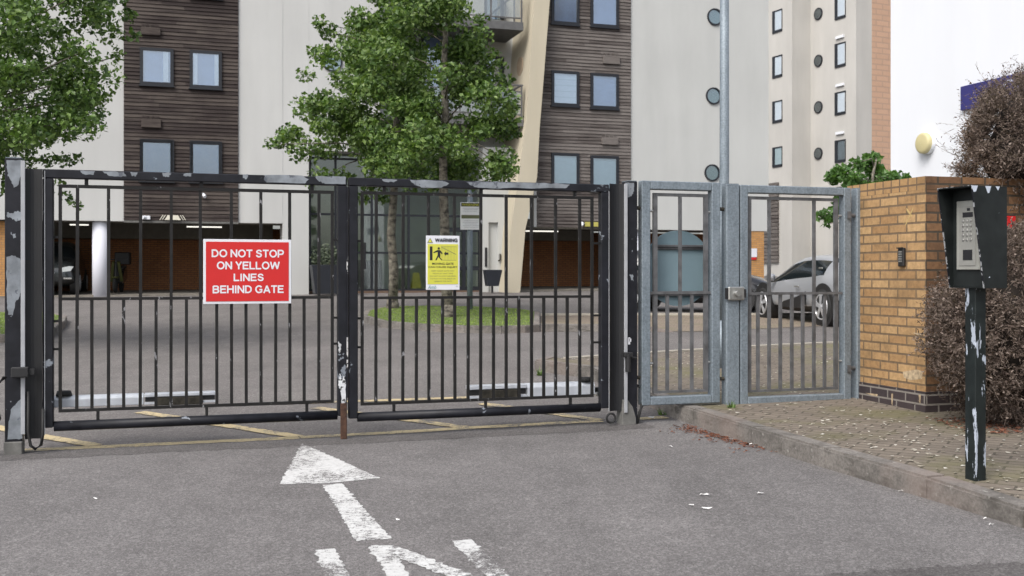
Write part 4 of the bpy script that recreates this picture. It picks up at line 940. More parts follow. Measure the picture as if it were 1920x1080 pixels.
MB().tube((GS(1168)+o,-.10,G.z(1168,663)), (GS(1168)+o,-.10,G.z(1168,695)), .022).box(GS(1160)+o, GS(1176)+o, -.118, -.074, G.z(1168,668), G.z(1168,659), .005).tube((GS(1170)+o,-.10,G.z(1168,668)), (GS(1184)+o,-.10,G.z(1168,670)), .009).build('hinge_bracket', M['trim'], pR)
MB().box(GS(1172)+o, GS(1176)+o, -.058, -.0555, G.z(1174,645), G.z(1174,632)).box(GS(1174)+o, GS(1178)+o, -.058, -.0555, G.z(1174,640), G.z(1174,634)).build('paint_chip', M['signwhite'], pR)
MB().torus((GS(1140)+o, -.06, G.z(1140,782)), .036, .009, 'y', 24, 8).build('cable_ring', M['rubber'], pR, True)
sc0 = GS(1192)+o; m = MB()
for d in (0,.025): m.path([(sc0-.02,.03,.33),(sc0+.05+d,.0,.29),(sc0+.075-d,-.02,.20),(sc0+.01+d*.4,-.04,.10),(sc0-.01,-.04,-.01)], .009, 7)
m.build('loose_cable', M['rubber'], pR, True)

def patches(parent, org, n, shapes, mat, grow=.0008):
    for pts in shapes:
        q = []
        for (x0, y0), (x1, y1) in zip(pts, pts[1:]+pts[:1]):
            for k in range(5):
                t = k/5; q.append((x0+(x1-x0)*t+random.gauss(0,.7)*(k>0), y0+(y1-y0)*t+random.gauss(0,.7)*(k>0)))
        MB().prism([(GS(x, n)-org, n-grow, G.z(x, y, n)) for x, y in q], (0, grow*.9, 0)).build('bare_patch', mat, parent)
M['bare'] = flaking('bare_galvanised_patch', .60, (1,1,1), 14, under=(.10,.11,.13), paint=(.150,.165,.182), rough=.6)
oL = (GS(11)+GS(43))/2; oR = (GS(1171)+GS(1190))/2
patches(pL, oL, -.0555, [[(12,300),(41,300),(39,330),(33,348),(26,352),(20,338),(14,322)], [(13,398),(24,400),(33,395),(40,398),(40,412),(30,415),(20,408),(13,407)], [(12,482),(24,479),(36,484),(41,492),(40,545),(35,560),(28,568),(24,592),(15,590),(13,560),(12,520)], [(20,768),(34,752),(41,748),(42,822),(14,824),(16,790)], [(24,440),(29,438),(29,446),(25,447)]], M['bare'])
patches(pR, oR, -.0555, [[(1172,343),(1189,343),(1189,358),(1184,368),(1177,370),(1172,360)], [(1181,514),(1187,516),(1188,527),(1183,524)], [(1172,562),(1175,548),(1176,575),(1173,578)]], M['bare'])
patches(gL, L0, -.0355, [[(150,320),(178,321),(176,327),(160,328),(154,325)], [(192,321),(232,322),(238,330),(226,332),(205,330)], [(244,323),(258,323),(254,331),(247,330)], [(305,323),(322,324),(316,332),(306,331)], [(342,325),(360,325),(357,331),(346,330)], [(497,328),(566,329),(580,336),(572,344),(500,342),(494,336)], [(590,330),(648,331),(648,345),(610,345),(596,338)], [(455,327),(466,327),(462,336),(456,334)]], M['bare'])
patches(gR, R1, -.0355, [[(768,337),(830,339),(842,344),(828,352),(790,352),(776,345)], [(872,341),(1010,343),(1068,346),(1060,353),(900,352),(884,348)], [(716,336),(745,337),(738,342),(722,341)]], M['bare'])
patches(gL, L0, -.0360, [[(636,700),(641,712),(645,704),(648.5,716),(649,754),(641,757),(639,735),(634,722)], [(634.5,640),(640,648),(638,664),(634.5,655)]], M['bare_pale'])
# gate openers behind the bars
def opener(label, px_post, px_end, py_t, py_b, n, cover, mount_px, flip):
    s0 = GS(px_post, n); s1_ = GS(px_end, n); pc = (px_post+px_end)/2; z1, z0 = G.z(px_post, py_t, n), G.z(px_post, py_b, n)
    root = g_empty('gate_opener', s0, n, z0, label, 'gate motor'); L = s1_-s0; h = z1-z0; sg = 1 if L > 0 else -1; L = abs(L)
    X = lambda f: sg*L*f
    MB().prism([(X(0),-.045,0),(X(0),-.045,h*.72),(X(0),-.02,h),(X(0),.045,h),(X(0),.045,0)], (X(.545),0,0), .003).build('motor_body', M['opener'], root)
    MB().box(X(.55), X(1), -.045, .045, h*.68, h, .004).box(X(.55), X(1), -.045, -.03, 0, h*.2).build('rod_cover', M['opener'], root)
    MB().box(X(.555), X(.995), -.03, .03, h*.2+.002, h*.66).build('rod_slot', M['trim'], root)
    c0, c1 = GS(cover[0], n)-s0, GS(cover[1], n)-s0; MB().box(c0, c1, -.062, -.047, -h*.12, h*.62, .003).build('bracket_cover', M['weather'], root)
    MB().tube((X(.06),0,h+.002), (X(.06),0,h+.035), .055, .045, 20).build('pivot_cap', M['rubber'], root, True)
    MB().box(X(-.07), X(.0)-sg*.002, -.03, .03, h*.1, h*.5, .003).build('mount', M['trim'], root)
    MB().tube((X(-.01),-.05,h*.02), (X(-.01),-.09,h*.02), .018).build('pivot_bolt', M['chrome'], root)
    return root
opener('white motor arm low behind the left gate leaf', 101, 404, 743, 763, .13, (290,380), 85, False)
opener('white motor arm low behind the right gate leaf', 1112, 876, 715, 738, .13, (901,972), 1130, True)

# ------------------------------------------------------------------ signs on the gate
ns = -.040
def plate_empty(px0, px1, py0, py1, label):
    a, c = GS(px0, ns), GS(px1, ns); pm = (px0+px1)/2; z1, z0 = G.z(pm, py0, ns), G.z(pm, py1, ns)
    return g_empty('sign', (a+c)/2, ns, z0, label, 'sign'), c-a, z1-z0
rs, w, h = plate_empty(381, 546, 449, 569.5, 'red DO NOT STOP ON YELLOW LINES BEHIND GATE sign on the left leaf')
MB().box(-w/2, w/2, -.004, 0, 0, h, .0015).build('plate', M['signwhite'], rs)
MB().box(-w/2+.018, w/2-.018, -.0065, -.0045, .018, h-.018).build('face', M['red'], rs)
def arc(cx, cy, rx, ry, a0, a1, n=14): return [(cx+rx*math.cos(R(a0+(a1-a0)*i/n)), cy+ry*math.sin(R(a0+(a1-a0)*i/n))) for i in range(n+1)]
GL = {'I':(.34,[[(.17,0),(.17,1)]]), 'L':(.80,[[(.12,1),(.12,.09),(.78,.09)]]), 'T':(.86,[[(.02,.91),(.84,.91)],[(.43,0),(.43,.82)]]),
 'E':(.86,[[(.83,.91),(.12,.91),(.12,.09),(.84,.09)],[(.21,.52),(.76,.52)]]), 'H':(.96,[[(.12,0),(.12,1)],[(.84,0),(.84,1)],[(.22,.53),(.74,.53)]]),
 'N':(.96,[[(.12,0),(.12,1)],[(.84,0),(.84,1)],[(.13,.93),(.83,.07)]]), 'O':(1.08,[arc(.54,.5,.43,.42,0,360,34)]), 'D':(.98,[[(.12,.09),(.12,.91)]+arc(.42,.5,.43,.41,90,-90,18)+[(.12,.09)]]),
 'P':(.90,[[(.12,0),(.12,.91)]+arc(.52,.66,.28,.25,90,-90,12)+[(.2,.41)]]), 'B':(.95,[[(.12,.91)]+arc(.52,.71,.24,.20,90,-90,10)+[(.2,.51)],[(.2,.51)]+arc(.54,.30,.28,.21,90,-90,10)+[(.12,.09),(.12,.93)]]),
 'S':(.90,[[(.76,.69),(.71,.82),(.58,.90),(.40,.91),(.24,.85),(.17,.74),(.20,.62),(.34,.55),(.56,.49),(.71,.42),(.77,.29),(.71,.16),(.56,.09),(.36,.09),(.21,.15),(.12,.31)]]),
 'Y':(.92,[[(.08,1),(.46,.46)],[(.84,1),(.46,.46)],[(.46,0),(.46,.47)]]), 'W':(1.34,[[(.08,1),(.34,.06)],[(.34,.06),(.67,.96)],[(.67,.96),(1.0,.06)],[(1.0,.06),(1.26,1)]]),
 'R':(.95,[[(.12,0),(.12,.91)]+arc(.54,.68,.27,.23,90,-90,12)+[(.2,.45)],[(.52,.45),(.84,0)]]),
 'A':(1.0,[[(.09,0),(.50,.96)],[(.50,.96),(.91,0)],[(.25,.31),(.75,.31)]]), 'G':(1.06,[arc(.54,.5,.43,.42,38,322,26)+[(.91,.20),(.91,.45)],[(.58,.45),(1.0,.45)]])}
def letters(body, mat, parent, x0, x1, z0, z1, y, th=.19):
    m = MB(); pen = 0; H = z1-z0; S_ = []
    for ch in body:
        if ch == ' ': pen += .36; continue
        w_, st = GL[ch]; S_ += [[(pen+px, pz) for px, pz in q] for q in st]; pen += w_+.06
    f = (x1-x0)/(pen-.06); k = 0
    for q in S_:
        P = [Vector((x0+px*f, z0+pz*H)) for px, pz in q]; closed = (P[0]-P[-1]).length < 1e-6; t = th*H/2
        if closed: P = P[:-1]
        n = len(P); Lf, Rt = [], []
        for i in range(n):
            a = P[i-1] if (closed or i) else P[i]; b = P[(i+1) % n] if (closed or i < n-1) else P[i]
            d1 = (P[i]-a).normalized() if (P[i]-a).length else (b-P[i]).normalized(); d2 = (b-P[i]).normalized() if (b-P[i]).length else d1
            n1, n2 = Vector((-d1.y, d1.x)), Vector((-d2.y, d2.x)); mm = n1+n2; mm = mm/max(.35, mm.dot(n1)) if mm.length > .1 else n1
            Lf.append(P[i]+mm*t); Rt.append(P[i]-mm*t)
        yy = y-.00012*(k % 4); k += 1
        for i in range(n if closed else n-1):
            j = (i+1) % n; m.b.faces.new([m.b.verts.new((v.x, yy, v.y)) for v in (Lf[i], Rt[i], Rt[j], Lf[j])])
    return m.build('lettering', mat, parent)
for body, x0, x1, z0, z1 in (('DO NOT STOP',.092,.915,.722,.842),('ON YELLOW',.150,.865,.535,.655),('LINES',.338,.683,.352,.468),('BEHIND GATE',.103,.913,.165,.285)):
    letters(body, M['signwhite'], rs, -w/2+w*x0, -w/2+w*x1, h*z0, h*z1, -.0072)
ys, w, h = plate_empty(798.5, 861.5, 442, 543.5, 'yellow WARNING MOVING GATE CAN CAUSE INJURY sign on the right leaf')
MB().box(-w/2, w/2, -.004, 0, 0, h, .0015).build('plate', M['signwhite'], ys)
MB().box(-w/2+.012, w/2-.012, -.0060, -.0045, h*.105, h*.845).build('face', M['signyellow'], ys)
yx = lambda f: -w/2+w*f
def yt(body, x0, x1, z0, z1, mat='ink', bold=.02, y=-.0068, sh=0): return text(body, 'lettering', M[mat], ys, yx(x0), yx(x1), h*z0, h*z1, y, bold, sh)
letters('WARNING', M['ink'], ys, yx(.27), yx(.94), h*.884, h*.950, -.0068, .24); yt('MOVING GATE', .18,.82,.460,.503); yt('CAN CAUSE INJURY', .07,.93,.395,.438)
for k, tx in enumerate(('KEEP CLEAR GATE MAY','MOVE AT ANY TIME','DO NOT ALLOW CHILDREN','TO PLAY IN THE AREA OR','OPERATE THE GATE')):
    q = (.16,.84) if k == 0 else ((.20,.80) if k == 1 else ((.11,.89) if k == 2 else ((.12,.88) if k == 3 else (.24,.76)))); yt(tx, *q, .338-.048*k, .362-.048*k, 'inkgrey', .0)
yt('Amb', .05,.30,.020,.085, 'inkteal', .0, sh=.3); yt('50', .88,.94,.058,.072, 'inkgrey', .0)
P = lambda x, z, y=-.0068: (yx(x), y, h*z)
m = MB(); dd = (0,.0006,0)
m.prism([P(.035,.868),(yx(.205),-.0068,h*.868),P(.12,.958)], dd); m.build('warning_triangle', M['inkgrey'], ys)
MB().prism([P(.065,.877,-.0074),P(.175,.877,-.0074),P(.12,.938,-.0074)], dd).build('triangle_face', M['signyellow'], ys)
m = MB(); m.prism([P(.11,.545),P(.19,.545),P(.19,.80),P(.11,.80)], dd)
m.tube((yx(.375),-.0074,h*.765),(yx(.375),-.0068,h*.765), w*.034, seg=16)
m.prism([P(.335,.735),P(.415,.735),P(.425,.64),P(.345,.64)], dd); m.prism([P(.335,.735),P(.345,.70),P(.22,.675),P(.215,.695)], dd); m.prism([P(.415,.735),P(.49,.675),P(.47,.655),P(.40,.70)], dd)
m.prism([P(.345,.645),P(.395,.645),P(.31,.545),P(.27,.545)], dd); m.prism([P(.375,.645),P(.425,.645),P(.415,.60),P(.48,.555),P(.455,.545),P(.37,.60)], dd)
m.prism([P(.53,.668),P(.59,.715),P(.59,.69),P(.66,.69),P(.66,.65),P(.59,.65),P(.59,.625)], dd)
m.build('pictogram', M['ink'], ys)
m = MB()
for k in range(11): m.prism([P(.45+.044*k,.545,-.0066),P(.455+.044*k,.545,-.0066),P(.455+.044*k,.80,-.0066),P(.45+.044*k,.80,-.0066)], dd)
for z in (.545,.795): m.prism([P(.45,z,-.0066),P(.90,z,-.0066),P(.90,z+.006,-.0066),P(.45,z+.006,-.0066)], dd)
m.prism([P(.45,.795,-.0066),P(.45,.785,-.0066),P(.89,.65,-.0066),P(.89,.66,-.0066)], dd)
m.build('gate_pictogram', M['inkgrey'], ys)

# ------------------------------------------------------------------ galvanised fence panel, posts and pedestrian gate
def mesh_panel(name, label, cat, px0, px1, top, bot, fw, sub, ends, uppers, lowers, hinge_px):
    a, c = GS(px0), GS(px1); z1, z0 = top, bot; s0 = GS(hinge_px); root = g_empty(name, s0, 0, 0, label, cat); o = -s0; w = fw; d = .04
    MB().box(a+o, a+o+w, -d, d, z0, z1, .006).build('stile', M['galv'], root); MB().box(c+o-w, c+o, -d, d, z0, z1, .006).build('stile', M['galv'], root)
    MB().box(a+o+w+.001, c+o-w-.001, -d, d, z1-w*.92, z1, .006).build('top_rail', M['galv'], root); MB().box(a+o+w+.001, c+o-w-.001, -d, d, z0, z0+w*.88, .006).build('bottom_rail', M['galv'], root)
    st, sm, sb = sub; e0, e1 = GS(ends[0])+o, GS(ends[1])+o; bw = .012
    for x in (e0, e1): MB().box(x-.018, x+.018, -.012, .012, sb, st).build('bar', M['galv_bar'], root)
    MB().box(e0-.018, e1+.018, -.011, .011, st+.001, st+.026).build('panel_rail', M['galv_bar'], root); MB().box(e0-.018, e1+.018, -.011, .011, sb-.021, sb-.001).build('panel_rail', M['galv_bar'], root)
    MB().box(a+o+w-.01, c+o-w+.01, -.020, -.0125, sm-.011, sm+.011).build('mid_rail', M['galv_bar'], root)
    for px in lowers:
        x = GS(px)+o; MB().box(x-bw, x+bw, -.011, .011, sb, st if px in uppers else sm-.002).build('bar', M['galv_bar'], root)
    m = MB()
    for z in (sb+.22, st-.12):
        m.tube((a+o+w+.001,0,z), (e0-.019,0,z), .010, seg=8); m.tube((e1+.019,0,z), (c+o-w-.001,0,z), .010, seg=8)
    m.build('tie_bolt', M['chrome'], root)
    return root, o
zt_ = lambda px, py: G.z(px, py)
fp, o = mesh_panel('fence_panel', 'narrow galvanised barred fence panel between the black gate post and the lamp column', 'fence', 1200, 1346, zt_(1270,341), zt_(1270,757), .075, (zt_(1275,369), zt_(1275,549), zt_(1275,731)), (1228,1323), (1275,), (1251,1275,1297), 1200)
m = MB()
for py in (390, 708):
    z = G.z(1195, py); m.tube((GS(1191)+o,0,z), (GS(1200)+o-.001,0,z), .016, seg=10)
    z = G.z(1350, py+2); m.tube((GS(1346)+o+.001,0,z), (GS(1357)+o-.001,0,z), .016, seg=10)
m.build('fixing_bolt', M['weather'], fp)
pg, o2 = mesh_panel('pedestrian_gate', 'grey galvanised barred pedestrian gate with a lock box', 'gate', 1384, 1591, zt_(1488,350), zt_(1488,755), .072, (zt_(1488,376), zt_(1488,550), zt_(1488,728)), (1404,1567), (1442,1485,1526), (1421,1442,1463,1484.5,1505,1526,1546), 1591)
def steel_post(label, px0, px1, top_py, d=.045):
    a, c = GS(px0), GS(px1); s0 = (a+c)/2; hgt = G.z((px0+px1)/2, top_py); r = g_empty('gate_post', s0, 0, .112, label, 'gate post')
    MB().box(a-s0, c-s0, -d, d, -.05, hgt-.112, .006).build('post', M['galv'], r); MB().box(a-s0+.004, c-s0-.004, -d+.004, d-.004, hgt-.111, hgt-.107).build('cap', M['galv'], r); return r, s0
p1, q1 = steel_post('galvanised square post carrying the lock, between fence panel and pedestrian gate', 1357.5, 1381.5, 346)
p2, q2 = steel_post('galvanised hinge post standing against the buff brick wall', 1601, 1620, 354)
m = MB()
for py in (404, 690):
    z = G.z(1595, py); m.tube((GS(1591)+o2+.001,-.01,z), (GS(1601)+o2-.001,-.01,z), .018, seg=10).box(GS(1583)+o2, GS(1589)+o2, -.055, -.041, z-.03, z+.03)
m.build('hinge', M['galv_bar'], pg)
zl = G.z(1373,550); MB().box(GS(1358)+o2, GS(1388)+o2, -.075, -.047, zl-.055, zl+.055, .008).build('lock_box', M['chrome'], pg)
MB().tube((GS(1373)+o2,-.077,zl), (GS(1373)+o2,-.105,zl), .022, seg=16).build('lock_knob', M['chrome'], pg)
MB().box(GS(1354)+o2, GS(1358)+o2-.002, -.07, -.047, zl-.045, zl+.045).build('lock_bracket', M['trim'], pg); MB().box(GS(1388)+o2+.002, GS(1391)+o2, -.07, -.047, zl-.035, zl+.035).build('lock_bracket', M['trim'], pg)
# lamp column behind, its wide lower section and slim shaft
x, y = gpt(1353, 689, .12); lc = empty('lamp_column', (x, y, gz(y)+.118), 0, 'tall galvanised lamp column rising behind the pedestrian gate', 'lamp post')
rb = 11/FPX*y
MB().tube((0,0,-.05), (0,0,(689-600)/FPX*y), rb*1.06, rb*1.02, 24, ).build('base_section', M['galv'], lc, True)
MB().path([(0,0,(689-600)/FPX*y), (.01,0,1.5), (.030,0,2.1), (.032,0,6.0)], rb, 24, rb*.72).build('shaft', M['galv'], lc, True)
MB().tube((.032,0,6.0), (.032,-1.0,6.25), rb*.45, rb*.4, 12).box(-.10,.16,-1.55,-.98,6.2,6.34,.03).build('lantern', M['galv'], lc)
# round sign, seen from the back, just behind the fence panel
nq = .16; cxs, czs = GS(1272, nq), G.z(1272, 503, nq); rd = 71/FPX*G.D(1272, nq)
sg = g_empty('round_sign', cxs, nq, czs, 'round road sign seen from its grey back behind the narrow fence panel', 'sign')
MB().disc(0, 0, rd, .0, .012, 48).build('disc', M['signback'], sg)
MB().box(-rd*.73, rd*.73, -.008, -.001, -rd*.62, rd*.60, .003).build('backing_plate', plain('pale_backing_plate', (.185,.265,.30), .5, 0, .08, 4), sg)
for z in (rd*.56, -rd*.66): MB().box(-rd*.78, rd*.70, -.030, -.009, z-.022, z+.018, .004).build('channel_rail', M['galv_bar'], sg)
for z in (rd*.545, -rd*.675): MB().box(-rd*.77, rd*.69, -.033, -.0305, z-.006, z+.006).build('rail_slot', M['trim'], sg)

# ------------------------------------------------------------------ brick wall, keypad, red plate
bw_ = empty('brick_wall', (3.23, 8.33, .11), WV, 'buff brick boundary wall with a dark plinth at the end of the pedestrian gate', 'wall')
WT = 1.2+185/240-.11
lenv, lenu = 1.02, 4.6
MB().box(.0, lenu, .0, lenv, .175, WT-.105).build('brickwork', M['brick'], bw_)
MB().box(.0, lenu, .0, lenv, WT-.104, WT).build('coping', M['brick_soldier'], bw_)
MB().box(-.012, lenu, -.012, lenv+.01, -.05, .174).build('plinth', M['brick_plinth'], bw_)
MB().box(.002, lenu, -.004, -.001, .175, WT-.106).build('return_face', M['brick_side'], bw_)
MB().box(.002, lenu, -.004, -.001, WT-.103, WT-.001).build('return_coping', M['brick_side'], bw_)
# chalked mark and lime stains
m = MB()
for a, c in (((1700,392),(1710,406)), ((1712,391),(1698,422)), ((1697,408),(1695,418))):
    q = []
    for px, py in (a, c):
        k = (px-960)/FPX; t = (3.23-k*8.33)/(math.sin(WV)+k*math.cos(WV)); q.append((t, CAMH-(py-HZ)/FPX*(8.33+math.cos(WV)*t)-.11))
    (y0, z0), (y1, z1) = q; dz = .010
    m.prism([(-.0015,y0,z0-dz),(-.0015,y0,z0+dz),(-.0015,y1,z1+dz),(-.0015,y1,z1-dz)], (.001,0,0))
m.build('chalk_mark', plain('pale_chalk', (.46,.33,.14), .9), bw_)
def stain(pts):
    q = []
    for px, py in pts:
        k = (px-960)/FPX; t = (3.23-k*8.33)/(math.sin(WV)+k*math.cos(WV)); q.append((-.0135 if py > 735 else -.0016, t, CAMH-(py-HZ)/FPX*(8.33+math.cos(WV)*t)-.11))
    m.prism(q, (.0012,0,0))
m = MB(); stain([(1693,697),(1718,693),(1730,696),(1729,710),(1708,713),(1695,708)]); stain([(1674,738),(1677,738),(1676,760),(1674,757)]); stain([(1625,736.5),(1648,739),(1647,743),(1636,741)]); stain([(1725,740),(1729,740),(1728,757),(1726,752)]); stain([(1712,624),(1732,625),(1732,629),(1720,628)])
m.build('lime_stain', plain('white_lime_stain', (.40,.31,.20), .9, 0, .45, 30), bw_)
k = (1694-960)/FPX; t = (3.23-k*8.33)/(math.sin(WV)+k*math.cos(WV)); zc = CAMH-(482-HZ)/FPX*(8.33+math.cos(WV)*t)
kp = empty('keypad', (3.23-.3007*t, 8.33+.954*t, zc), WV, 'small black door keypad fixed to the buff brick wall', 'keypad')
MB().box(-.030, -.001, -.035, .035, -.075, .075, .006).build('case', M['trim'], kp)
m = MB()
for i in range(5):
    for j in range(2): m.box(-.034, -.0305, -.020+.022*j, -.004+.022*j, -.040+.019*i, -.028+.019*i)
m.build('button', M['chrome'], kp)
m = MB().box(-.04,-.031,-.037,.037,.068,.078); m.build('rain_lip', M['trim'], kp)
t = .80; rp = empty('red_plate', (3.23+.9537*t, 8.33+.3007*t-.012, 1.62), WV, 'small plain red plate on the brick wall under the bush', 'plate')
MB().box(-.05, .05, -.012, -.001, -.05, .05, .002).build('plate', M['red'], rp); MB().box(-.056, .056, -.0008, .004, -.056, .056).build('backing', M['ink'], rp)

# ------------------------------------------------------------------ intercom on its post
x = (1829-960)/FPX*5.68; ic = empty('intercom_post', (x, 5.68, .112), R(21.5), 'black hooded keypad intercom on a flaking black post on the pavement', 'intercom')
zq = lambda py: CAMH-(py-HZ)/FPX*5.66-.112
MB().box(-.037, .037, -.037, .037, -.05, zq(538)-.004, .003).build('post', M['black_pole'], ic)
zT, zB, xb, xf, xg, hw = zq(352), zq(540), .095, -.146, -.063, .12
side = [(xb, zB), (xg, zB), (xf, zT), (xb, zT)]
m = MB()
for ya in (-hw, hw-.004): m.prism([(x_, ya, z_) for x_, z_ in side], (0,.004,0))
m.prism([(xb,-hw+.0045,zT-.004),(xf,-hw+.0045,zT-.004),(xf,hw-.0045,zT-.004),(xb,hw-.0045,zT-.004)], (0,0,.004))
m.prism([(xb,-hw+.0045,zB),(xg,-hw+.0045,zB),(xg,hw-.0045,zB),(xb,hw-.0045,zB)], (0,0,.004))
m.box(xb-.004, xb, -hw+.0045, hw-.0045, zB+.0045, zT-.0045)
m.build('hood', M['black_hood'], ic)
MB().box(-.042, -.034, -hw+.006, hw-.006, zB+.006, zT-.006).build('mounting_plate', M['black_hood'], ic)
m = MB(); e = .0015
for ya in (-hw-.0006, hw-.0045): m.prism([(xg-.001,ya,zB),(xg+.004,ya,zB),(xf+.004,ya,zT),(xf-.001,ya,zT)], (0,.0052,0))
m.box(xf-.001, xf+.002, -hw, hw, zT+.0005, zT+.003)
m.build('worn_edge', flaking('worn_white_edge', .535, (1,1,1), 25, under=(.30,.31,.32)), ic)
px_ = -.0425; zk0, zk1 = zq(506), zq(376); f_ = MB().box(-.054, -.0425, -.080, .080, zk0, zk1, .003).build('keypad_frame', plain('brushed_steel', (.34,.34,.31), .4, .3, .08, 20), ic)
MB().box(-.0575, -.0542, -.058, .058, zk0+.022, zk1-.030, .001).build('keypad_face', plain('grey_keypad_face', (.27,.27,.25), .5, .2, .08, 20), f_)
m = MB(); H_ = zk1-zk0
for i in range(5):
    for j in range(3): m.box(-.0625, -.0578, -.034+.026*j, -.018+.026*j, zk0+H_*(.42+.068*i), zk0+H_*(.42+.068*i)+.013, .002)
m.build('button', M['chrome'], f_)
for q in ((-.040,.030,.76,.83),(-.020,0,.85,.89),(-.036,.028,.14,.29)): MB().box(-.0592, -.0578, q[0], q[1], zk0+H_*q[2], zk0+H_*q[3]).build('display', M['ink'], f_)
m = MB()
for x0, x1, d in ((-.150,-.105,.030), (-.055,-.015,.034), (.015,.045,.020)):
    m.prism([(x0,-hw-.0012,zT),(x1,-hw-.0012,zT),(x1-.012,-hw-.0012,zT-d),(x0+.018,-hw-.0012,zT-d*1.1)], (0,.0008,0))
m.prism([(-.030,-hw-.0012,zB+.055),(-.022,-hw-.0012,zB+.055),(-.024,-hw-.0012,zB+.062)], (0,.0008,0))
m.build('paint_flake', plain('bare_pale_metal', (.52,.57,.66), .6, 0, .1, 30), ic)

# ------------------------------------------------------------------ the brown hedge and bush
def twiggy(name, label, cat, loc, axes, rz, n, ln, core=.80, power=2.6, seed=3, spike=0, flat_bottom=None, trunk=None):
    rnd = random.Random(seed); root = empty(name, loc, rz, label, cat); V, F = [], []
    lump = [(Vector((rnd.gauss(0,1), rnd.gauss(0,1), rnd.gauss(0,1))).normalized(), rnd.uniform(-.10,.16)) for _ in range(70)]
    def surf(d):
        k = (abs(d.x/axes[0])**power+abs(d.y/axes[1])**power+abs(d.z/axes[2])**power)**(-1/power); f = 1.0
        for l, a in lump: f += a*(max(0, d.dot(l))**26)
        p = d*k*f
        if flat_bottom is not None: q = 1-.16*max(0, -p.z/axes[2])**1.5; p.x *= .5+.5*q if p.x > 0 else q; p.y *= q
        return p
    def seg(p, q, w0, w1):
        t = (q-p); w = t.orthogonal().normalized(); w.rotate(Matrix.Rotation(rnd.uniform(0,6.28), 3, t.normalized())); k = len(V)
        V.extend([tuple(p-w*w0), tuple(p+w*w0), tuple(q+w*w1), tuple(q-w*w1)]); F.append((k,k+1,k+2,k+3))
    G3 = lambda s_: Vector((rnd.gauss(0,s_), rnd.gauss(0,s_), rnd.gauss(0,s_)))
    for i_ in range(n+spike):
        d = Vector((rnd.gauss(0,1)*axes[0], rnd.gauss(0,1)*axes[1], rnd.gauss(0,1)*axes[2])).normalized(); S0 = surf(d); nz = noise.noise(S0*4.2+Vector((seed,0,0)))+.5*noise.noise(S0*11)
        if flat_bottom is not None and S0.z < flat_bottom: continue
        if nz < -.12 and rnd.random() < .8: continue
        sp = i_ >= n; p = S0*(rnd.uniform(.84,1.0)+.05*max(-1,min(1,nz))); nrm = Vector((S0.x/axes[0]**2, S0.y/axes[1]**2, S0.z/axes[2]**2)).normalized()
        a = (nrm*.9+G3(.55)+Vector((0,0,.25))).normalized(); L = ln*(rnd.uniform(1.8,3.4) if sp else rnd.uniform(.6,1.5)); q = p
        for k_ in range(3):
            r_ = q+a*L/3; seg(q, r_, .0026-.0006*k_, .0020-.0006*k_)
            for _t in range(3 if sp else 4):
                b0 = q.lerp(r_, rnd.random()); c = (a*.7+G3(.75)).normalized(); l = ln*rnd.uniform(.12,.42); seg(b0, b0+c*l, .0016, .0010)
                if rnd.random() < .62: e_ = b0+c*l; f_ = (c+G3(.9)).normalized(); wl = rnd.uniform(.003,.0075); seg(e_, e_+f_*rnd.uniform(.010,.024), wl, wl*.5)
            q = r_; a = (a+G3(.28)).normalized()
    raw('twigs', V, F, M['twig'], root)
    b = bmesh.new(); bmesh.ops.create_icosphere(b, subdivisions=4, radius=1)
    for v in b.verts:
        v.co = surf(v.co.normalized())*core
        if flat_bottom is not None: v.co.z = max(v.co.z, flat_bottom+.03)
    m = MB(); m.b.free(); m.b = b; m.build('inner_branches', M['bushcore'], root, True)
    if trunk: MB().path([(0,0,trunk), (.05,.02,trunk*.5), (0,0,-axes[2]*.5)], .05, 8).build('trunk', M['bark'], root, True)
    return root
hx, hy = 4.56, 8.02
twiggy('hedge', 'dead brown clipped hedge in front of the brick wall and behind the intercom', 'hedge', (hx, hy, .83), (1.52, .44, .71), WV, 12500, .10, .86, 3.6, 5, 350, flat_bottom=-.69)
twiggy('bush', 'rounded dead brown bush rising above the brick wall', 'bush', (4.54, 8.85, 2.25), (.76, .60, .58), WV, 7000, .115, .80, 2.0, 9, 500, trunk=-2.16)

# ------------------------------------------------------------------ litter
V, F = [], []
rnd = random.Random(5)
pav = offset(K, .13)+[(x, y) for x, y in far]
while len(F) < 2600:
    x, y = rnd.uniform(.3, 5.2), rnd.uniform(3.2, 13.4) if rnd.random() < .75 else rnd.uniform(4.6, 8)
    if not in_poly(x, y, pav): continue
    a, L, w = rnd.uniform(0, 3.14), rnd.uniform(.006,.024), rnd.uniform(.004,.012); k = len(V); z = gz(y)+.122+dropz(y)
    V += [(x+dx*math.cos(a)-dy*math.sin(a), y+dx*math.sin(a)+dy*math.cos(a), z+rnd.uniform(0,.006)) for dx, dy in ((-L,-w*.6),(0,-w),(L,0),(0,w))]; F.append((k,k+1,k+2,k+3))
tag(raw('fallen_petals', V, F, M['petal']), kind='stuff')
V, F = [], []
for _ in range(420):
    t = rnd.betavariate(1.6, 2.2); a_, c_ = Vector(gpt(1290,797)), Vector(gpt(1470,852)); p = a_.lerp(c_, t); off = abs(rnd.gauss(0,.07))*(.5+1.2*abs(math.sin(t*9))); p += Vector((-.96,-.29))*off+Vector((-.01,0))
    a = rnd.uniform(0,3.14); L = rnd.uniform(.008,.02); k = len(V)
    V += [(p.x+dx*math.cos(a)-dy*math.sin(a), p.y+dx*math.sin(a)+dy*math.cos(a), gz(p.y)+.004+rnd.uniform(0,.012)) for dx, dy in ((-L,0),(0,-L*.4),(L,0),(0,L*.4))]; F.append((k,k+1,k+2,k+3))
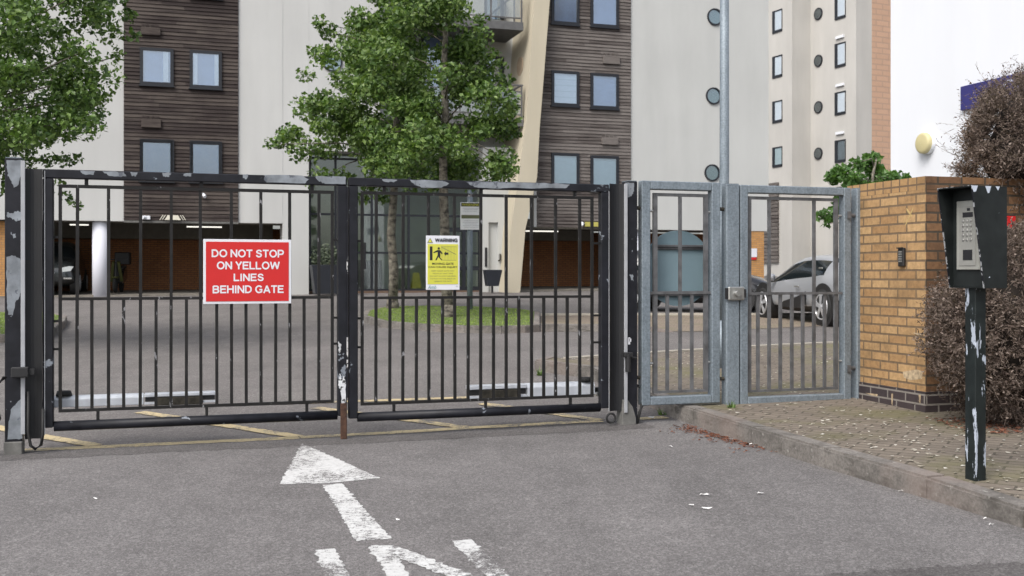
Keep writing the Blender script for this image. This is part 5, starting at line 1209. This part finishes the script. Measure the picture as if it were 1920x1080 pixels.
for _ in range(500):
    x, y = rnd.uniform(3.1, 3.9), rnd.uniform(7.2, 8.0); 
    a = rnd.uniform(0,3.14); L = rnd.uniform(.01,.025); k = len(V); V += [(x+dx*math.cos(a)-dy*math.sin(a), y+dx*math.sin(a)+dy*math.cos(a), .124+rnd.uniform(0,.012)) for dx, dy in ((-L,0),(0,-L*.4),(L,0),(0,L*.4))]; F.append((k,k+1,k+2,k+3))
tag(raw('rusty_leaf_litter', V, F, M['twig_red']), kind='stuff')
def scrap(px, py, w, label, group=None, dz=.003, sq=.5):
    x, y = gpt(px, py, dz); n = 9; pts = []
    r2 = random.Random(int(px*7+py)); 
    for i in range(n):
        a = 2*math.pi*i/n; r = w*r2.uniform(.35,1.1); pts.append((r*math.cos(a), r*sq*math.sin(a)*.8, r2.uniform(0,.012)))
    m = MB(); vs = [m.b.verts.new(p) for p in pts]; c0 = m.b.verts.new((0,0,.008))
    for i in range(n): m.b.faces.new((c0, vs[i], vs[(i+1)%n]))
    o = m.build('paper_scrap', M['paper']); o.location = (x, y, gz(y)+dz); tag(o, label, 'litter', group); return o
gp = 'white paper scraps on the road'
scrap(180, 936, .016, 'lone tiny white scrap on the road left of the white arrow', gp)
scrap(1319, 929, .030, 'white scrap on the road, farthest of the cluster of three', gp); scrap(1297, 948, .022, 'white scrap on the road, leftmost of the cluster of three', gp); scrap(1324, 954, .032, 'white scrap on the road, nearest of the cluster of three', gp)
scrap(1425, 926, .028, 'white scrap on the road to the right of the cluster of three', gp)
scrap(1409, 834, .030, 'white scrap in the gutter among the rusty leaves', gp, .01); scrap(1687, 922, .022, 'white scrap in the gutter below the intercom post', gp); scrap(1846, 973, .012, 'white crumb in the gutter near the right edge', gp); scrap(1858, 985, .016, 'white sliver near the right edge of the road', gp)
scrap(1222, 783, .035, 'white scrap by the kerb end under the fence panel', gp, .006)
scrap(746, 976, .014, 'faint white scrap on the road right of the arrow shaft', gp)
scrap(1258, 838, .018, 'white scrap on the road in front of the fence panel', gp)
# weeds at the foot of the posts
def weed(px, py, dz, label, n=18, h=.05):
    x, y = gpt(px, py, dz); V, F = [], []
    for _ in range(n):
        a = random.uniform(0,6.28); l = h*random.uniform(.5,1.3); c = (random.uniform(-.03,.03), random.uniform(-.02,.02)); k = len(V); w = .007
        V += [(c[0]-w*math.sin(a), c[1]+w*math.cos(a), 0), (c[0]+w*math.sin(a), c[1]-w*math.cos(a), 0), (c[0]+math.cos(a)*l*.8, c[1]+math.sin(a)*l*.8, l)]; F.append((k,k+1,k+2))
    o = raw('weed', V, F, M['leaf_dark']); o.location = (x, y, gz(y)+dz); tag(o, label, 'weed', 'weeds by the gates')
weed(1243, 778, .0, 'weed growing at the kerb end under the fence panel'); weed(1370, 764, .12, 'weed at the foot of the lock post'); weed(1012, 704, .0, 'weed at the tip of the kerb behind the right gate leaf', 30, .09)
